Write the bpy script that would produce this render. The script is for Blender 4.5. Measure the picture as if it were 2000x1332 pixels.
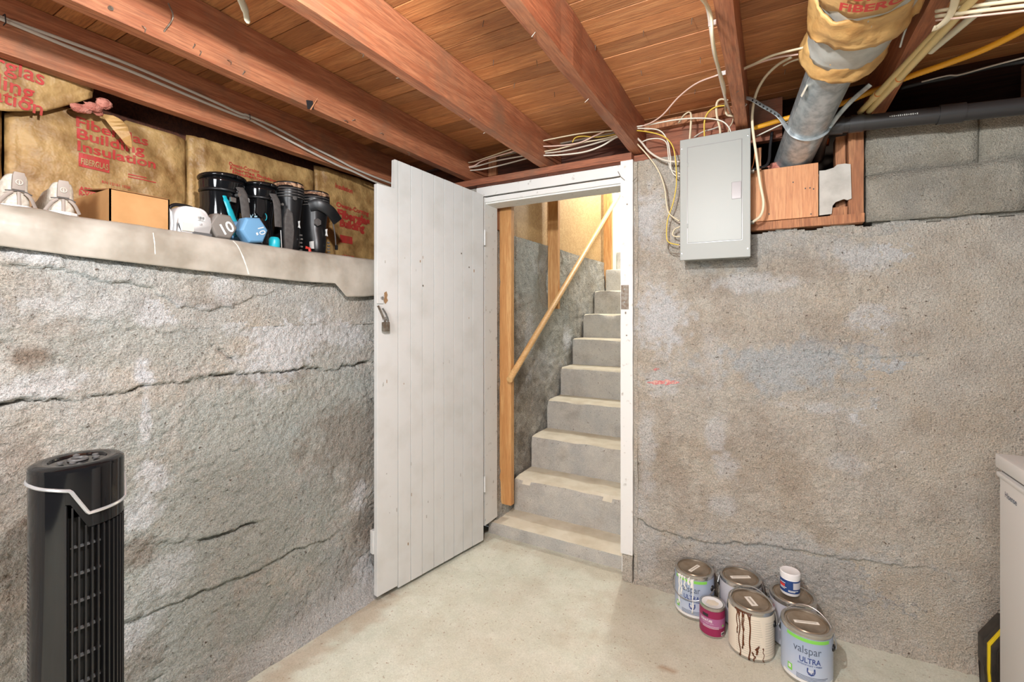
import bpy, bmesh, math, random
import numpy as np
from mathutils import Vector, Matrix, noise as mnoise

for o in list(bpy.data.objects):
    bpy.data.objects.remove(o, do_unlink=True)
SC = bpy.context.scene
COL = SC.collection
PI = math.pi
R = math.radians

# ------------------------------------------------------------------ camera
YAW = R(29.5); FPX = 888.9; HOR = 612.0; CAMZ = 1.35
cd = bpy.data.cameras.new('camera'); cam = bpy.data.objects.new('camera', cd); COL.objects.link(cam)
cd.sensor_width = 36; cd.lens = 16; cd.shift_y = -0.027; cd.clip_start = 0.02
cam.location = (0, 0, CAMZ); cam.rotation_euler = (R(90), 0, YAW)
SC.camera = cam

# ------------------------------------------------------------------ light
w = bpy.data.worlds.new('world'); SC.world = w; w.use_nodes = True
w.node_tree.nodes['Background'].inputs[0].default_value = (0.90, 0.96, 1.0, 1)
w.node_tree.nodes['Background'].inputs[1].default_value = 0.13
def lamp(name, loc, power, radius, color=(1, .95, .88)):
    l = bpy.data.lights.new(name, 'POINT'); l.energy = power; l.shadow_soft_size = radius; l.color = color
    o = bpy.data.objects.new(name, l); COL.objects.link(o); o.location = loc
    return o
lamp('ceiling_bulb_light', (-0.38, 0.30, 2.03), 112, 0.03, (.97, .99, 1.0))
lamp('back_fill_light', (-0.30, -1.85, 1.98), 300, 0.5, (.94, .975, 1.0))  # unseen fill lamp added behind the camera to even out the brightness
lamp('stair_bulb_light', (-0.95, 4.3, 3.1), 98, 0.08, (.98, .99, 1.0))
vs = SC.view_settings
vs.view_transform = 'Standard'; vs.look = 'None'; vs.exposure = 0.0; vs.gamma = 1.0; vs.use_curve_mapping = False

# ------------------------------------------------------------------ helpers
F2 = (-math.sin(YAW), math.cos(YAW)); R2 = (math.cos(YAW), math.sin(YAW))
def ray(x, y):
    u = (x-1000)/FPX; v = (HOR-y)/FPX
    return (F2[0]+u*R2[0], F2[1]+u*R2[1], v)
def PX(x, y, X):
    d = ray(x, y); k = X/d[0]; return Vector((X, k*d[1], CAMZ+k*d[2]))
def PY(x, y, Y):
    d = ray(x, y); k = Y/d[1]; return Vector((k*d[0], Y, CAMZ+k*d[2]))
def PZ(x, y, Z):
    d = ray(x, y); k = (Z-CAMZ)/d[2]; return Vector((k*d[0], k*d[1], Z))

def _h(ix, iy, seed):
    n = (ix.astype(np.int64)*374761393 + iy.astype(np.int64)*668265263 + seed*974634777) & 0x7fffffff
    n = ((n ^ (n >> 13))*1274126177) & 0x7fffffff
    return ((n ^ (n >> 16)) & 0xffff)/65535.0
def vn(x, y, seed=0):
    x = np.asarray(x, float); y = np.asarray(y, float)
    ix = np.floor(x); iy = np.floor(y); fx = x-ix; fy = y-iy
    fx = fx*fx*fx*(fx*(fx*6-15)+10); fy = fy*fy*fy*(fy*(fy*6-15)+10)
    a = _h(ix, iy, seed); b = _h(ix+1, iy, seed); c = _h(ix, iy+1, seed); d = _h(ix+1, iy+1, seed)
    return (a*(1-fx)+b*fx)*(1-fy)+(c*(1-fx)+d*fx)*fy
def fbm(x, y, seed=0, octs=4):
    s = 0; a = 1; t = 0
    for k in range(octs):
        s = s+a*vn(x*2**k+13.7*k, y*2**k+7.1*k, seed+k); t += a; a *= .5
    return s/t-.5
def polydist(a, b, pts):
    d = np.full(np.shape(a), 9.0); sgn = np.zeros(np.shape(a))
    for (p0, p1) in zip(pts[:-1], pts[1:]):
        ex, ey = p1[0]-p0[0], p1[1]-p0[1]; L = ex*ex+ey*ey+1e-12
        t = np.clip(((a-p0[0])*ex+(b-p0[1])*ey)/L, 0, 1)
        dd = np.hypot(a-p0[0]-t*ex, b-p0[1]-t*ey)
        m = dd < d
        d = np.where(m, dd, d); sgn = np.where(m, b-p0[1]-t*ey, sgn)
    return d, sgn

# ---- materials
def new_mat(name):
    m = bpy.data.materials.new(name); m.use_nodes = True
    nt = m.node_tree; b = nt.nodes['Principled BSDF']
    return m, nt, b
def N(nt, t, **kw):
    n = nt.nodes.new(t)
    for k, v in kw.items():
        if k in n.inputs: n.inputs[k].default_value = v
        else: setattr(n, k, v)
    return n
def mixc(nt, fac, a, b, blend='MIX'):
    n = nt.nodes.new('ShaderNodeMix'); n.data_type = 'RGBA'; n.blend_type = blend
    for i, v in ((0, fac), (6, a), (7, b)):
        if hasattr(v, 'default_value') or hasattr(v, 'is_linked'): nt.links.new(v, n.inputs[i])
        elif isinstance(v, (tuple, list)): n.inputs[i].default_value = (*v[:3], 1)
        else: n.inputs[i].default_value = v
    return n.outputs[2]
def ramp(nt, src, p0, p1):
    n = nt.nodes.new('ShaderNodeMapRange'); nt.links.new(src, n.inputs[0])
    n.inputs[1].default_value = p0; n.inputs[2].default_value = p1
    return n.outputs[0]
def coords(nt, scale=(1, 1, 1), rnd=False):
    tc = nt.nodes.new('ShaderNodeTexCoord'); mp = nt.nodes.new('ShaderNodeMapping')
    mp.inputs['Scale'].default_value = scale
    nt.links.new(tc.outputs['Object'], mp.inputs[0])
    if rnd:
        oi = nt.nodes.new('ShaderNodeObjectInfo'); ml = N(nt, 'ShaderNodeVectorMath', operation='SCALE')
        cb = nt.nodes.new('ShaderNodeCombineXYZ')
        for i in range(3): nt.links.new(oi.outputs['Random'], cb.inputs[i])
        nt.links.new(cb.outputs[0], ml.inputs[0]); ml.inputs['Scale'].default_value = 37.0
        nt.links.new(ml.outputs[0], mp.inputs['Location'])
    return mp.outputs[0]
def noise(nt, vec, scale, detail=4, rough=.55, dist=0):
    n = nt.nodes.new('ShaderNodeTexNoise'); nt.links.new(vec, n.inputs['Vector'])
    n.inputs['Scale'].default_value = scale; n.inputs['Detail'].default_value = detail
    n.inputs['Roughness'].default_value = rough; n.inputs['Distortion'].default_value = dist
    return n.outputs[0]
def bump(nt, b, h, strength, dist):
    n = nt.nodes.new('ShaderNodeBump'); nt.links.new(h, n.inputs['Height'])
    n.inputs['Strength'].default_value = strength; n.inputs['Distance'].default_value = dist
    nt.links.new(n.outputs[0], b.inputs['Normal'])
def srgb(r, g, b):
    f = lambda c: (c/255/12.92 if c <= 10 else ((c/255+.055)/1.055)**2.4)
    return (f(r), f(g), f(b))
def mat(name, col, rough=.5, metal=0, col2=None, nscale=20, lo=.4, hi=.65, bmp=None, bscale=60, bdist=.002, trans=0, spec=None):
    m, nt, b = new_mat(name)
    b.inputs['Base Color'].default_value = (*col, 1); b.inputs['Roughness'].default_value = rough
    b.inputs['Metallic'].default_value = metal
    if spec is not None: b.inputs['Specular IOR Level'].default_value = spec
    if col2 or bmp:
        v = coords(nt)
        if col2:
            nt.links.new(mixc(nt, ramp(nt, noise(nt, v, nscale), lo, hi), col, col2), b.inputs['Base Color'])
        if bmp: bump(nt, b, noise(nt, v, bscale, 3), bmp, bdist)
    return m
def wood(name, c1, c2, c3, axis='Y', ring=9, rough=.6, rnd=True, var=.35, dirt=None):
    m, nt, b = new_mat(name)
    k = {'X': (1, 14, 14), 'Y': (14, 1, 14), 'Z': (14, 14, 1)}[axis]
    v = coords(nt, tuple(q*1.0 for q in k), rnd)
    n1 = noise(nt, v, 1.1, 3, .5, 1.2)
    v2 = coords(nt, tuple(q*4.0 for q in k), rnd); n2 = noise(nt, v2, 3.2, 4, .6)
    wv = nt.nodes.new('ShaderNodeMath'); wv.operation = 'MULTIPLY'; nt.links.new(n1, wv.inputs[0]); wv.inputs[1].default_value = ring
    fr = nt.nodes.new('ShaderNodeMath'); fr.operation = 'PINGPONG'; nt.links.new(wv.outputs[0], fr.inputs[0]); fr.inputs[1].default_value = 1
    c = mixc(nt, ramp(nt, fr.outputs[0], .1, .95), c1, c2)
    c = mixc(nt, ramp(nt, n2, .42, .75), c, c3)
    oi = nt.nodes.new('ShaderNodeObjectInfo')
    hs = nt.nodes.new('ShaderNodeHueSaturation'); nt.links.new(c, hs.inputs['Color'])
    nt.links.new(ramp(nt, oi.outputs['Random'], 0, 1), hs.inputs['Value'])
    mr = hs.inputs['Value'].links[0].from_node; mr.inputs[3].default_value = 1-var; mr.inputs[4].default_value = 1+var*.6
    c = hs.outputs[0]
    if dirt:
        v3 = coords(nt, (3, 3, 3), rnd); c = mixc(nt, ramp(nt, noise(nt, v3, 1.6, 5, .65), .52, .74), c, dirt)
    nt.links.new(c, b.inputs['Base Color']); b.inputs['Roughness'].default_value = rough
    bump(nt, b, n2, .35, .003)
    return m
def concrete(name, warm, grey, light, brown, bstr=.9, fine=90, spk=.5, pit_shade=1.0, mot=.4, greyc=(184, 190, 184)):
    """colour from noise plus the painted stain attribute (r chalk, g brown, b cement grey)"""
    m, nt, b = new_mat(name)
    v = coords(nt)
    c = mixc(nt, ramp(nt, noise(nt, v, 2.6, 6, .62), .38, .62), warm, grey)
    c = mixc(nt, ramp(nt, noise(nt, v, 9, 6, .7), .42, .75), c, light)
    dk = nt.nodes.new('ShaderNodeMath'); dk.operation = 'MULTIPLY'; nt.links.new(ramp(nt, noise(nt, v, 4.2, 6, .68), .50, .70), dk.inputs[0]); dk.inputs[1].default_value = mot
    c = mixc(nt, dk.outputs[0], c, brown)
    at = nt.nodes.new('ShaderNodeAttribute'); at.attribute_name = 'stain_shade'
    sp = nt.nodes.new('ShaderNodeSeparateColor'); nt.links.new(at.outputs['Color'], sp.inputs[0])
    c = mixc(nt, sp.outputs[2], c, srgb(*greyc))
    c = mixc(nt, sp.outputs[1], c, brown)
    c = mixc(nt, sp.outputs[0], c, srgb(234, 236, 238))
    n3 = noise(nt, v, fine, 5, .7)
    n4 = noise(nt, v, fine*2.6, 3, .7)
    gr = mixc(nt, ramp(nt, n4, .35, .65), (1-.30*pit_shade,)*3, (1+.22*pit_shade,)*3)  # grain tone, with shade of the pits painted into the colour
    c = mixc(nt, 1.0, c, gr, 'MULTIPLY')
    c = mixc(nt, ramp(nt, n3, .61, .69), c, tuple(q*spk for q in brown))
    nt.links.new(c, b.inputs['Base Color']); b.inputs['Roughness'].default_value = .95
    b.inputs['Specular IOR Level'].default_value = .2
    ad = nt.nodes.new('ShaderNodeMath'); ad.operation = 'MULTIPLY_ADD'
    nt.links.new(n4, ad.inputs[0]); ad.inputs[1].default_value = .45; nt.links.new(n3, ad.inputs[2])
    bump(nt, b, ad.outputs[0], bstr, .02)
    return m

# ---- object helpers
def tag(o, label=None, cat=None, group=None, kind=None):
    if label: o['label'] = label
    if cat: o['category'] = cat
    if group: o['group'] = group
    if kind: o['kind'] = kind
    return o
def empty(name, loc=(0, 0, 0), label=None, cat=None, group=None, kind=None, rz=0):
    o = bpy.data.objects.new(name, None); COL.objects.link(o); o.location = loc; o.rotation_euler = (0, 0, rz)
    o.empty_display_size = .05
    return tag(o, label, cat, group, kind)
def link(name, me, m, parent=None, local=False):
    o = bpy.data.objects.new(name, me); COL.objects.link(o)
    if m is not None:
        if len(me.materials): me.materials.clear()
        for q in (m if isinstance(m, (list, tuple)) else [m]): me.materials.append(q)
    if parent is not None:
        o.parent = parent
        if not local and parent.parent is None:
            o.matrix_parent_inverse = parent.matrix_basis.inverted()
    return o
def obj(name, bm, m, parent=None, local=False, smooth=False, bevel=0):
    if bevel:
        bmesh.ops.bevel(bm, geom=list(bm.edges), offset=bevel, segments=2, affect='EDGES', profile=.6)
    bmesh.ops.recalc_face_normals(bm, faces=bm.faces)
    me = bpy.data.meshes.new(name); bm.to_mesh(me); bm.free()
    if smooth:
        for p in me.polygons: p.use_smooth = True
        if smooth != 'all':
            try: me.set_sharp_from_angle(angle=R(40))
            except Exception: pass
    return link(name, me, m, parent, local)
def box(a, b, bm=None):
    bm = bm or bmesh.new()
    v = [bm.verts.new((x, y, z)) for x in (a[0], b[0]) for y in (a[1], b[1]) for z in (a[2], b[2])]
    for f in ((0, 1, 3, 2), (4, 6, 7, 5), (0, 4, 5, 1), (2, 3, 7, 6), (0, 2, 6, 4), (1, 5, 7, 3)):
        bm.faces.new([v[i] for i in f])
    return bm
def obox(c, ax, ay, az, bm=None):
    """box from centre and three half-axis vectors"""
    bm = bm or bmesh.new(); c = Vector(c); ax, ay, az = Vector(ax), Vector(ay), Vector(az)
    v = [bm.verts.new(c+ax*i+ay*j+az*k) for i in (-1, 1) for j in (-1, 1) for k in (-1, 1)]
    for f in ((0, 1, 3, 2), (4, 6, 7, 5), (0, 4, 5, 1), (2, 3, 7, 6), (0, 2, 6, 4), (1, 5, 7, 3)):
        bm.faces.new([v[i] for i in f])
    return bm
def smoothpts(pts, n=6):
    p = [Vector(q) for q in pts]
    if len(p) < 3: return p
    p = [p[0]*2-p[1]]+p+[p[-1]*2-p[-2]]; out = []
    for i in range(1, len(p)-2):
        for k in range(n):
            t = k/n; a, b, c, d = p[i-1], p[i], p[i+1], p[i+2]
            out.append(.5*((2*b)+(c-a)*t+(2*a-5*b+4*c-d)*t*t+(3*b-a-3*c+d)*t**3))
    out.append(p[-2]); return out
def tube(pts, r, bm=None, seg=8, flat=1.0, up=(0, 0, 1), caps=True):
    """sweep; r a number or a list; flat squashes the section along the frame's second axis"""
    bm = bm or bmesh.new(); pts = [Vector(p) for p in pts]; n = len(pts)
    t0 = (pts[1]-pts[0]).normalized(); u = Vector(up)
    if abs(t0.dot(u)) > .95: u = Vector((1, 0, 0))
    a = (u-t0*u.dot(t0)).normalized(); rings = []
    for i, p in enumerate(pts):
        t = (pts[min(i+1, n-1)]-pts[max(i-1, 0)])
        t = t.normalized() if t.length > 1e-9 else t0
        a = (a-t*a.dot(t)); a = a.normalized() if a.length > 1e-6 else t.orthogonal().normalized()
        b = t.cross(a); rr = r[i] if isinstance(r, (list, tuple)) else r
        rings.append([bm.verts.new(p+a*(rr*math.cos(2*PI*k/seg))+b*(rr*flat*math.sin(2*PI*k/seg))) for k in range(seg)])
    for q, s in zip(rings[:-1], rings[1:]):
        for k in range(seg):
            bm.faces.new((q[k], q[(k+1) % seg], s[(k+1) % seg], s[k]))
    if caps:
        bm.faces.new(rings[0][::-1]); bm.faces.new(rings[-1])
    return bm
def lathe(prof, bm=None, c=(0, 0, 0), seg=40, close=True):
    bm = bm or bmesh.new(); rings = []
    for r, z in prof:
        rings.append([bm.verts.new((c[0]+max(r, 1e-5)*math.cos(2*PI*k/seg), c[1]+max(r, 1e-5)*math.sin(2*PI*k/seg), c[2]+z)) for k in range(seg)])
    for a, b in zip(rings[:-1], rings[1:]):
        for k in range(seg):
            bm.faces.new((a[k], a[(k+1) % seg], b[(k+1) % seg], b[k]))
    if close:
        for ring, rz in ((rings[0], prof[0][0]), (rings[-1], prof[-1][0])):
            if rz > 1e-4: bm.faces.new(ring)
    bmesh.ops.remove_doubles(bm, verts=bm.verts, dist=1e-6)
    return bm
def prism(poly, fn, t0, t1, bm=None):
    """polygon (a,b) extruded from t0 to t1; fn(a,b,t) -> point"""
    bm = bm or bmesh.new()
    A = [bm.verts.new(fn(a, b, t0)) for a, b in poly]; B = [bm.verts.new(fn(a, b, t1)) for a, b in poly]
    n = len(poly); bm.faces.new(A); bm.faces.new(B[::-1])
    for i in range(n): bm.faces.new((A[i], A[(i+1) % n], B[(i+1) % n], B[i]))
    return bm
def gridmesh(name, us, vs, fn, keep=None, stain_shade=None):
    U, V = np.meshgrid(us, vs, indexing='ij'); P = fn(U, V); nu, nv = len(us), len(vs)
    verts = np.stack([p.ravel() for p in P], 1)
    i = np.arange(nu-1)[:, None]*nv+np.arange(nv-1)[None, :]
    q = np.stack([i, i+nv, i+nv+1, i+1], -1)
    if keep is not None: q = q[keep(.5*(U[:-1, :-1]+U[1:, 1:]), .5*(V[:-1, :-1]+V[1:, 1:]))]
    q = q.reshape(-1, 4)
    me = bpy.data.meshes.new(name)
    me.vertices.add(len(verts)); me.vertices.foreach_set('co', verts.ravel())
    me.loops.add(q.size); me.loops.foreach_set('vertex_index', q.ravel().astype(np.int32))
    me.polygons.add(len(q)); me.polygons.foreach_set('loop_start', (np.arange(len(q))*4).astype(np.int32))
    me.polygons.foreach_set('loop_total', np.full(len(q), 4, np.int32))
    me.polygons.foreach_set('use_smooth', np.ones(len(q), bool))
    me.update(calc_edges=True); me.validate()
    if stain_shade is not None:
        s = stain_shade(U, V); a = me.color_attributes.new('stain_shade', 'FLOAT_COLOR', 'POINT')
        c = np.ones((len(verts), 4)); c[:, :3] = np.stack([q.ravel() for q in s], 1)
        a.data.foreach_set('color', c.ravel())
    return me
def text_bm(s, size, bold=0.0, cut=None, align='LEFT', squeeze=1.0, shear=0):
    cu = bpy.data.curves.new('t', 'FONT'); cu.body = s; cu.size = size; cu.offset = bold; cu.align_x = align
    cu.resolution_u = 3; cu.shear = shear; cu.space_line = .85
    o = bpy.data.objects.new('t', cu); COL.objects.link(o)
    dg = bpy.context.evaluated_depsgraph_get(); me = bpy.data.meshes.new_from_object(o.evaluated_get(dg))
    bpy.data.objects.remove(o); bpy.data.curves.remove(cu)
    bm = bmesh.new(); bm.from_mesh(me); bpy.data.meshes.remove(me)
    for v in bm.verts: v.co.x *= squeeze
    if cut and bm.verts:
        for ax in (0, 1):
            lo = min(v.co[ax] for v in bm.verts); hi = max(v.co[ax] for v in bm.verts); q = lo+cut
            nrm = Vector((1, 0, 0)) if ax == 0 else Vector((0, 1, 0))
            while q < hi:
                bmesh.ops.bisect_plane(bm, geom=list(bm.verts)+list(bm.edges)+list(bm.faces), plane_co=nrm*q, plane_no=nrm)
                q += cut
    return bm
def printed(name, bm, fn, m, parent, local=False):
    for v in bm.verts: v.co = Vector(fn(v.co.x, v.co.y))
    me = bpy.data.meshes.new(name); bm.to_mesh(me); bm.free()
    return link(name, me, m, parent, local)
def rect_bm(x0, y0, x1, y1, nx=1, ny=1):
    bm = bmesh.new(); g = [[bm.verts.new((x0+(x1-x0)*i/nx, y0+(y1-y0)*j/ny, 0)) for j in range(ny+1)] for i in range(nx+1)]
    for i in range(nx):
        for j in range(ny): bm.faces.new((g[i][j], g[i+1][j], g[i+1][j+1], g[i][j+1]))
    return bm
def jag(bm, amp, freq=9, seed=0):
    for v in bm.verts:
        n = mnoise.noise_vector(v.co*freq+Vector((seed*3.1, seed*1.7, 0))); v.co += n*amp
    return bm
def rough_box(a, b, step, amp, seed=0, freq=9):
    """box with subdivided, uneven faces"""
    bm = box(a, b); L = [b[i]-a[i] for i in range(3)]
    for ax in range(3):
        n = max(1, int(L[ax]/step)); nrm = Vector([1 if i == ax else 0 for i in range(3)])
        for k in range(1, n):
            co = Vector(a); co[ax] = a[ax]+L[ax]*k/n
            bmesh.ops.bisect_plane(bm, geom=list(bm.verts)+list(bm.edges)+list(bm.faces), plane_co=co, plane_no=nrm)
    return jag(jag(bm, amp, freq, seed), amp*.5, freq*2.7, seed+5)

# ------------------------------------------------------------------ materials
m_wall_l = concrete('old_concrete_left', srgb(206, 196, 181), srgb(190, 192, 189), srgb(220, 218, 211), srgb(142, 124, 107), 1.0, 68, .45, .95)
m_wall_b = concrete('old_concrete_back', srgb(214, 202, 184), srgb(206, 200, 190), srgb(228, 222, 210), srgb(156, 136, 117), 1.0, 72, .45, .95, greyc=(200, 205, 207))
m_block = concrete('concrete_block', srgb(204, 197, 180), srgb(192, 188, 178), srgb(222, 215, 200), srgb(140, 122, 92), 1.0, 110, .5)
m_stairw = concrete('stair_wall_concrete', srgb(186, 180, 166), srgb(166, 167, 164), srgb(222, 217, 206), srgb(122, 110, 96), 1.0, 60, .5, 1.3)
m_tread = mat('dusty_lit_tread', srgb(218, 211, 192), .9, 0, srgb(200, 190, 168), 9, .4, .7, .3, 60)  # dusty tread tops, painted brighter in place of light contrast with the risers
m_step = concrete('step_concrete', srgb(190, 186, 178), srgb(180, 180, 176), srgb(204, 200, 190), srgb(134, 120, 106), .4, 80, .75, .6, .45)
m_floor = concrete('floor_concrete', srgb(204, 206, 190), srgb(195, 199, 184), srgb(214, 215, 202), srgb(170, 150, 128), .12, 70, .75, .35, .22)
m_joist = wood('joist_wood', srgb(186, 122, 86), srgb(164, 98, 66), srgb(136, 82, 58), 'Y', 10, .6, True, .16, srgb(140, 100, 76))
m_plank = wood('subfloor_wood', srgb(208, 146, 94), srgb(186, 122, 74), srgb(152, 96, 60), 'X', 6, .5, True, .34)
m_sill = wood('sill_wood', srgb(172, 106, 76), srgb(148, 88, 62), srgb(116, 72, 54), 'X', 8, .7, True, .1, srgb(120, 92, 74))
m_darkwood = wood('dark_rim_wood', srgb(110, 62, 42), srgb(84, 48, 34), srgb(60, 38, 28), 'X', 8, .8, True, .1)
m_stud = wood('new_stud_wood', srgb(224, 176, 116), srgb(206, 150, 92), srgb(190, 130, 76), 'Z', 7, .55, True, .1)
m_frame = wood('old_frame_wood', srgb(190, 132, 90), srgb(166, 108, 72), srgb(130, 84, 58), 'Z', 8, .7, True, .15)
m_ply = wood('plywood_face', srgb(208, 176, 126), srgb(190, 156, 106), srgb(160, 124, 80), 'X', 9, .6, False, .1)
m_ply2 = wood('plywood_patch', srgb(226, 166, 116), srgb(212, 148, 100), srgb(186, 122, 82), 'Z', 6, .6, False, .05)
m_rail = wood('handrail_wood', srgb(228, 188, 132), srgb(214, 168, 110), srgb(198, 150, 94), 'Y', 4, .4, False, .05)
m_white = mat('old_white_paint', srgb(210, 211, 209), .45, 0, srgb(200, 200, 196), 7, .45, .75, .12, 30)
m_trim = mat('chipped_white_trim', srgb(224, 224, 221), .5, 0, srgb(176, 172, 164), 26, .62, .74, .3, 45)
m_chip = mat('bare_wood_chip', srgb(150, 118, 84), .8)
m_groove = mat('door_groove_dirt', srgb(178, 176, 170), .7)
m_kraft = mat('kraft_paper', srgb(196, 158, 102), .5, 0, srgb(142, 104, 60), 12, .38, .68, .9, 18, .012)
m_kraft2 = mat('duct_kraft_paper', srgb(206, 164, 104), .5, 0, srgb(176, 130, 74), 14, .42, .68, .5, 30, .006)
m_red = mat('red_print', srgb(196, 58, 54), .6, 0, srgb(176, 70, 52), 40, .4, .7)
m_pink = mat('pink_fiberglass', srgb(212, 142, 124), .95, 0, srgb(184, 108, 92), 30, .4, .6, 1, 80, .01)
m_sheet = mat('dusty_plastic_sheet', srgb(186, 180, 169), .34, 0, srgb(150, 142, 129), 7, .35, .68, .25, 16, .008)
m_streak = mat('sheet_streak', srgb(228, 224, 214), .4)
m_black = mat('gloss_black_plastic', (.006, .006, .007), .08)
m_matblack = mat('black_plastic', (.010, .010, .011), .36)
m_dark = mat('fan_inner_dark', (.006, .006, .006), .6)
m_grey_pl = mat('grey_plastic', srgb(92, 92, 92), .4)
m_silver = mat('silver_trim', srgb(206, 208, 210), .22, .6)
m_galv = mat('galvanized_steel', srgb(186, 192, 194), .38, .5, srgb(152, 160, 164), 34, .4, .62)
m_tape = mat('grey_duct_tape', srgb(188, 188, 182), .42, 0, srgb(168, 168, 162), 20)
m_panel = mat('panel_grey_paint', srgb(150, 153, 149), .5, .1, spec=.3)
m_paneld = mat('panel_door_grey_paint', srgb(146, 149, 145), .44, .1, spec=.35)
m_latch = mat('latch_grey_plastic', srgb(140, 138, 140), .25)
m_steel = mat('steel', srgb(180, 180, 178), .3, .9)
m_rust = mat('worn_metal', srgb(140, 134, 124), .5, .7, srgb(110, 92, 76), 60)
m_cream = mat('cream_cable', srgb(222, 208, 178), .5)
m_white_c = mat('white_cable', srgb(232, 226, 212), .5)
m_pinkw = mat('pale_pink_cable', srgb(222, 190, 176), .5)
m_yellow = mat('yellow_cable', srgb(226, 194, 78), .45)
m_greyc = mat('grey_cable', srgb(206, 196, 182), .5)
m_blackc = mat('black_cable', (.02, .02, .022), .5)
m_gas = mat('orange_gas_line', srgb(236, 168, 44), .4)
m_cpvc = mat('cream_pipe', srgb(214, 190, 132), .35)
m_wpipe = mat('white_pipe', srgb(222, 216, 190), .4)
m_abs = mat('black_drain_pipe', (.028, .026, .026), .38)
m_dry = mat('drywall_scrap', srgb(196, 192, 184), .9, 0, srgb(176, 172, 164), 14)
m_copper = mat('copper', srgb(214, 128, 74), .35, .8)
m_card = mat('cardboard', srgb(190, 144, 94), .8, 0, srgb(178, 132, 82), 10)
m_card_in = mat('cardboard_inside', srgb(150, 104, 62), .85)
m_wplastic = mat('white_plastic', srgb(232, 232, 232), .35)
m_ink = mat('black_print', (.02, .02, .025), .5)
m_whiteprint = mat('white_print', srgb(225, 225, 222), .5)
m_knit = mat('beige_knit', srgb(214, 206, 192), .9, 0, srgb(196, 186, 170), 90, .4, .6, .6, 220, .002)
m_taupe = mat('taupe_heel_tab', srgb(158, 146, 136), .6)
m_turq = mat('turquoise_plastic', srgb(32, 178, 196), .35)
m_sky = mat('pale_blue_print', srgb(168, 206, 222), .5)
m_dbg = mat('grey_dumbbell', srgb(122, 116, 110), .55)
m_dbb = mat('blue_dumbbell', srgb(104, 152, 190), .55)
m_strap = mat('charcoal_strap', srgb(84, 80, 78), .8, 0, srgb(98, 94, 91), 60)
m_fuzz = mat('tan_liner', srgb(190, 152, 120), .85, 0, srgb(120, 86, 66), 60, .45, .55)
m_redpl = mat('red_plastic', srgb(216, 64, 52), .4)
m_lid = mat('can_lid_steel', srgb(166, 152, 134), .34, .6, srgb(138, 122, 102), 14)
m_sticker = mat('white_sticker', srgb(240, 236, 226), .6)
m_rim = mat('can_rim_steel', srgb(196, 194, 190), .22, .9)
m_navy = mat('navy_print', srgb(44, 66, 128), .5)
m_slate = mat('slate_print', srgb(78, 88, 106), .5)
m_green = mat('green_print', srgb(128, 204, 84), .5)
m_greylab = mat('pale_grey_label', srgb(194, 194, 200), .45, 0, srgb(176, 178, 190), 6)
m_creamlab = mat('cream_label', srgb(222, 212, 194), .6)
m_creamln = mat('label_small_print', srgb(186, 178, 164), .6)
m_magenta = mat('magenta_label', srgb(142, 32, 78), .4)
m_lilac = mat('lilac_band', srgb(164, 96, 140), .4)
m_drip = mat('brown_paint_drip', srgb(92, 50, 26), .25)
m_wdrip = mat('white_paint_drip', srgb(232, 232, 226), .3)
m_navylab = mat('blue_tub_label', srgb(34, 66, 122), .4)
m_freezer = mat('freezer_white', srgb(212, 211, 208), .3)
m_gasket = mat('freezer_gasket', srgb(120, 120, 120), .6)
m_casebk = mat('case_black', srgb(40, 36, 32), .5, 0, srgb(56, 50, 44), 30)
m_yel = mat('yellow_trim', srgb(236, 206, 40), .4)
m_plaster = mat('white_stair_wall', srgb(240, 234, 216), .7)
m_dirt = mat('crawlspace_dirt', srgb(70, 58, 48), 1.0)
def label_grad(name, z0, z1, ca, cb):
    m, nt, b = new_mat(name); tc = nt.nodes.new('ShaderNodeTexCoord'); sp = nt.nodes.new('ShaderNodeSeparateXYZ')
    nt.links.new(tc.outputs['Object'], sp.inputs[0])
    nt.links.new(mixc(nt, ramp(nt, sp.outputs[2], z0, z1), ca, cb), b.inputs['Base Color']); b.inputs['Roughness'].default_value = .4
    return m
m_bluelab = label_grad('blue_grey_label', .02, .17, srgb(188, 198, 214), srgb(150, 166, 190))
# ================================================================== the setting
def blobs(U, V, lst, seed):
    """lst: (u, v, ru, rv, channel, strength) -> three stain channels with broken edges"""
    S = [np.zeros(U.shape) for _ in range(3)]
    w1 = fbm(U*9, V*9, seed, 5); w2 = fbm(U*40, V*40, seed+9, 3)
    for (u, v, ru, rv, ch, st) in lst:
        d = np.hypot((U-u)/ru, (V-v)/rv)+w1*1.7+w2*1.5
        S[ch] = np.maximum(S[ch], st*np.clip((1.65-d)/.9, 0, 1))
    return [np.clip(s, 0, 1) for s in S]

# ---- floor
def floor_fn(U, V):
    return U, V, .006*fbm(U*2.2, V*2.2, 3, 4)+.0015*fbm(U*25, V*25, 5, 2)-.003
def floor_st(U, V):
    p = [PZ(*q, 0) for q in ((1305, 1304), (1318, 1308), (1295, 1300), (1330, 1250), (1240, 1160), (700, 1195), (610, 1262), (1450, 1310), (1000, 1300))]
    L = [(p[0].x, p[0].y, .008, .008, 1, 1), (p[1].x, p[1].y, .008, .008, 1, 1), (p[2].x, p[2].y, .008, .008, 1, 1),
         (p[3].x, p[3].y, .34, .22, 1, .3), (p[4].x, p[4].y, .1, .1, 1, .35), (p[5].x, p[5].y, .09, .16, 1, .6), (p[6].x, p[6].y, .05, .22, 1, .55),  # larger brown patches also paint in the shade right of the doorway
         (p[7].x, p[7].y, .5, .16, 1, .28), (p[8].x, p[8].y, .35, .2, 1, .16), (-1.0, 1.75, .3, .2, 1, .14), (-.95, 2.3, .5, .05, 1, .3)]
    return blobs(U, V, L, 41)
xs = np.concatenate([np.arange(-1.9, .9, .022), np.arange(.9, 2.5, .1)]); ys = np.concatenate([np.arange(-2.2, .5, .12), np.arange(.5, 2.45, .022)])
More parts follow.
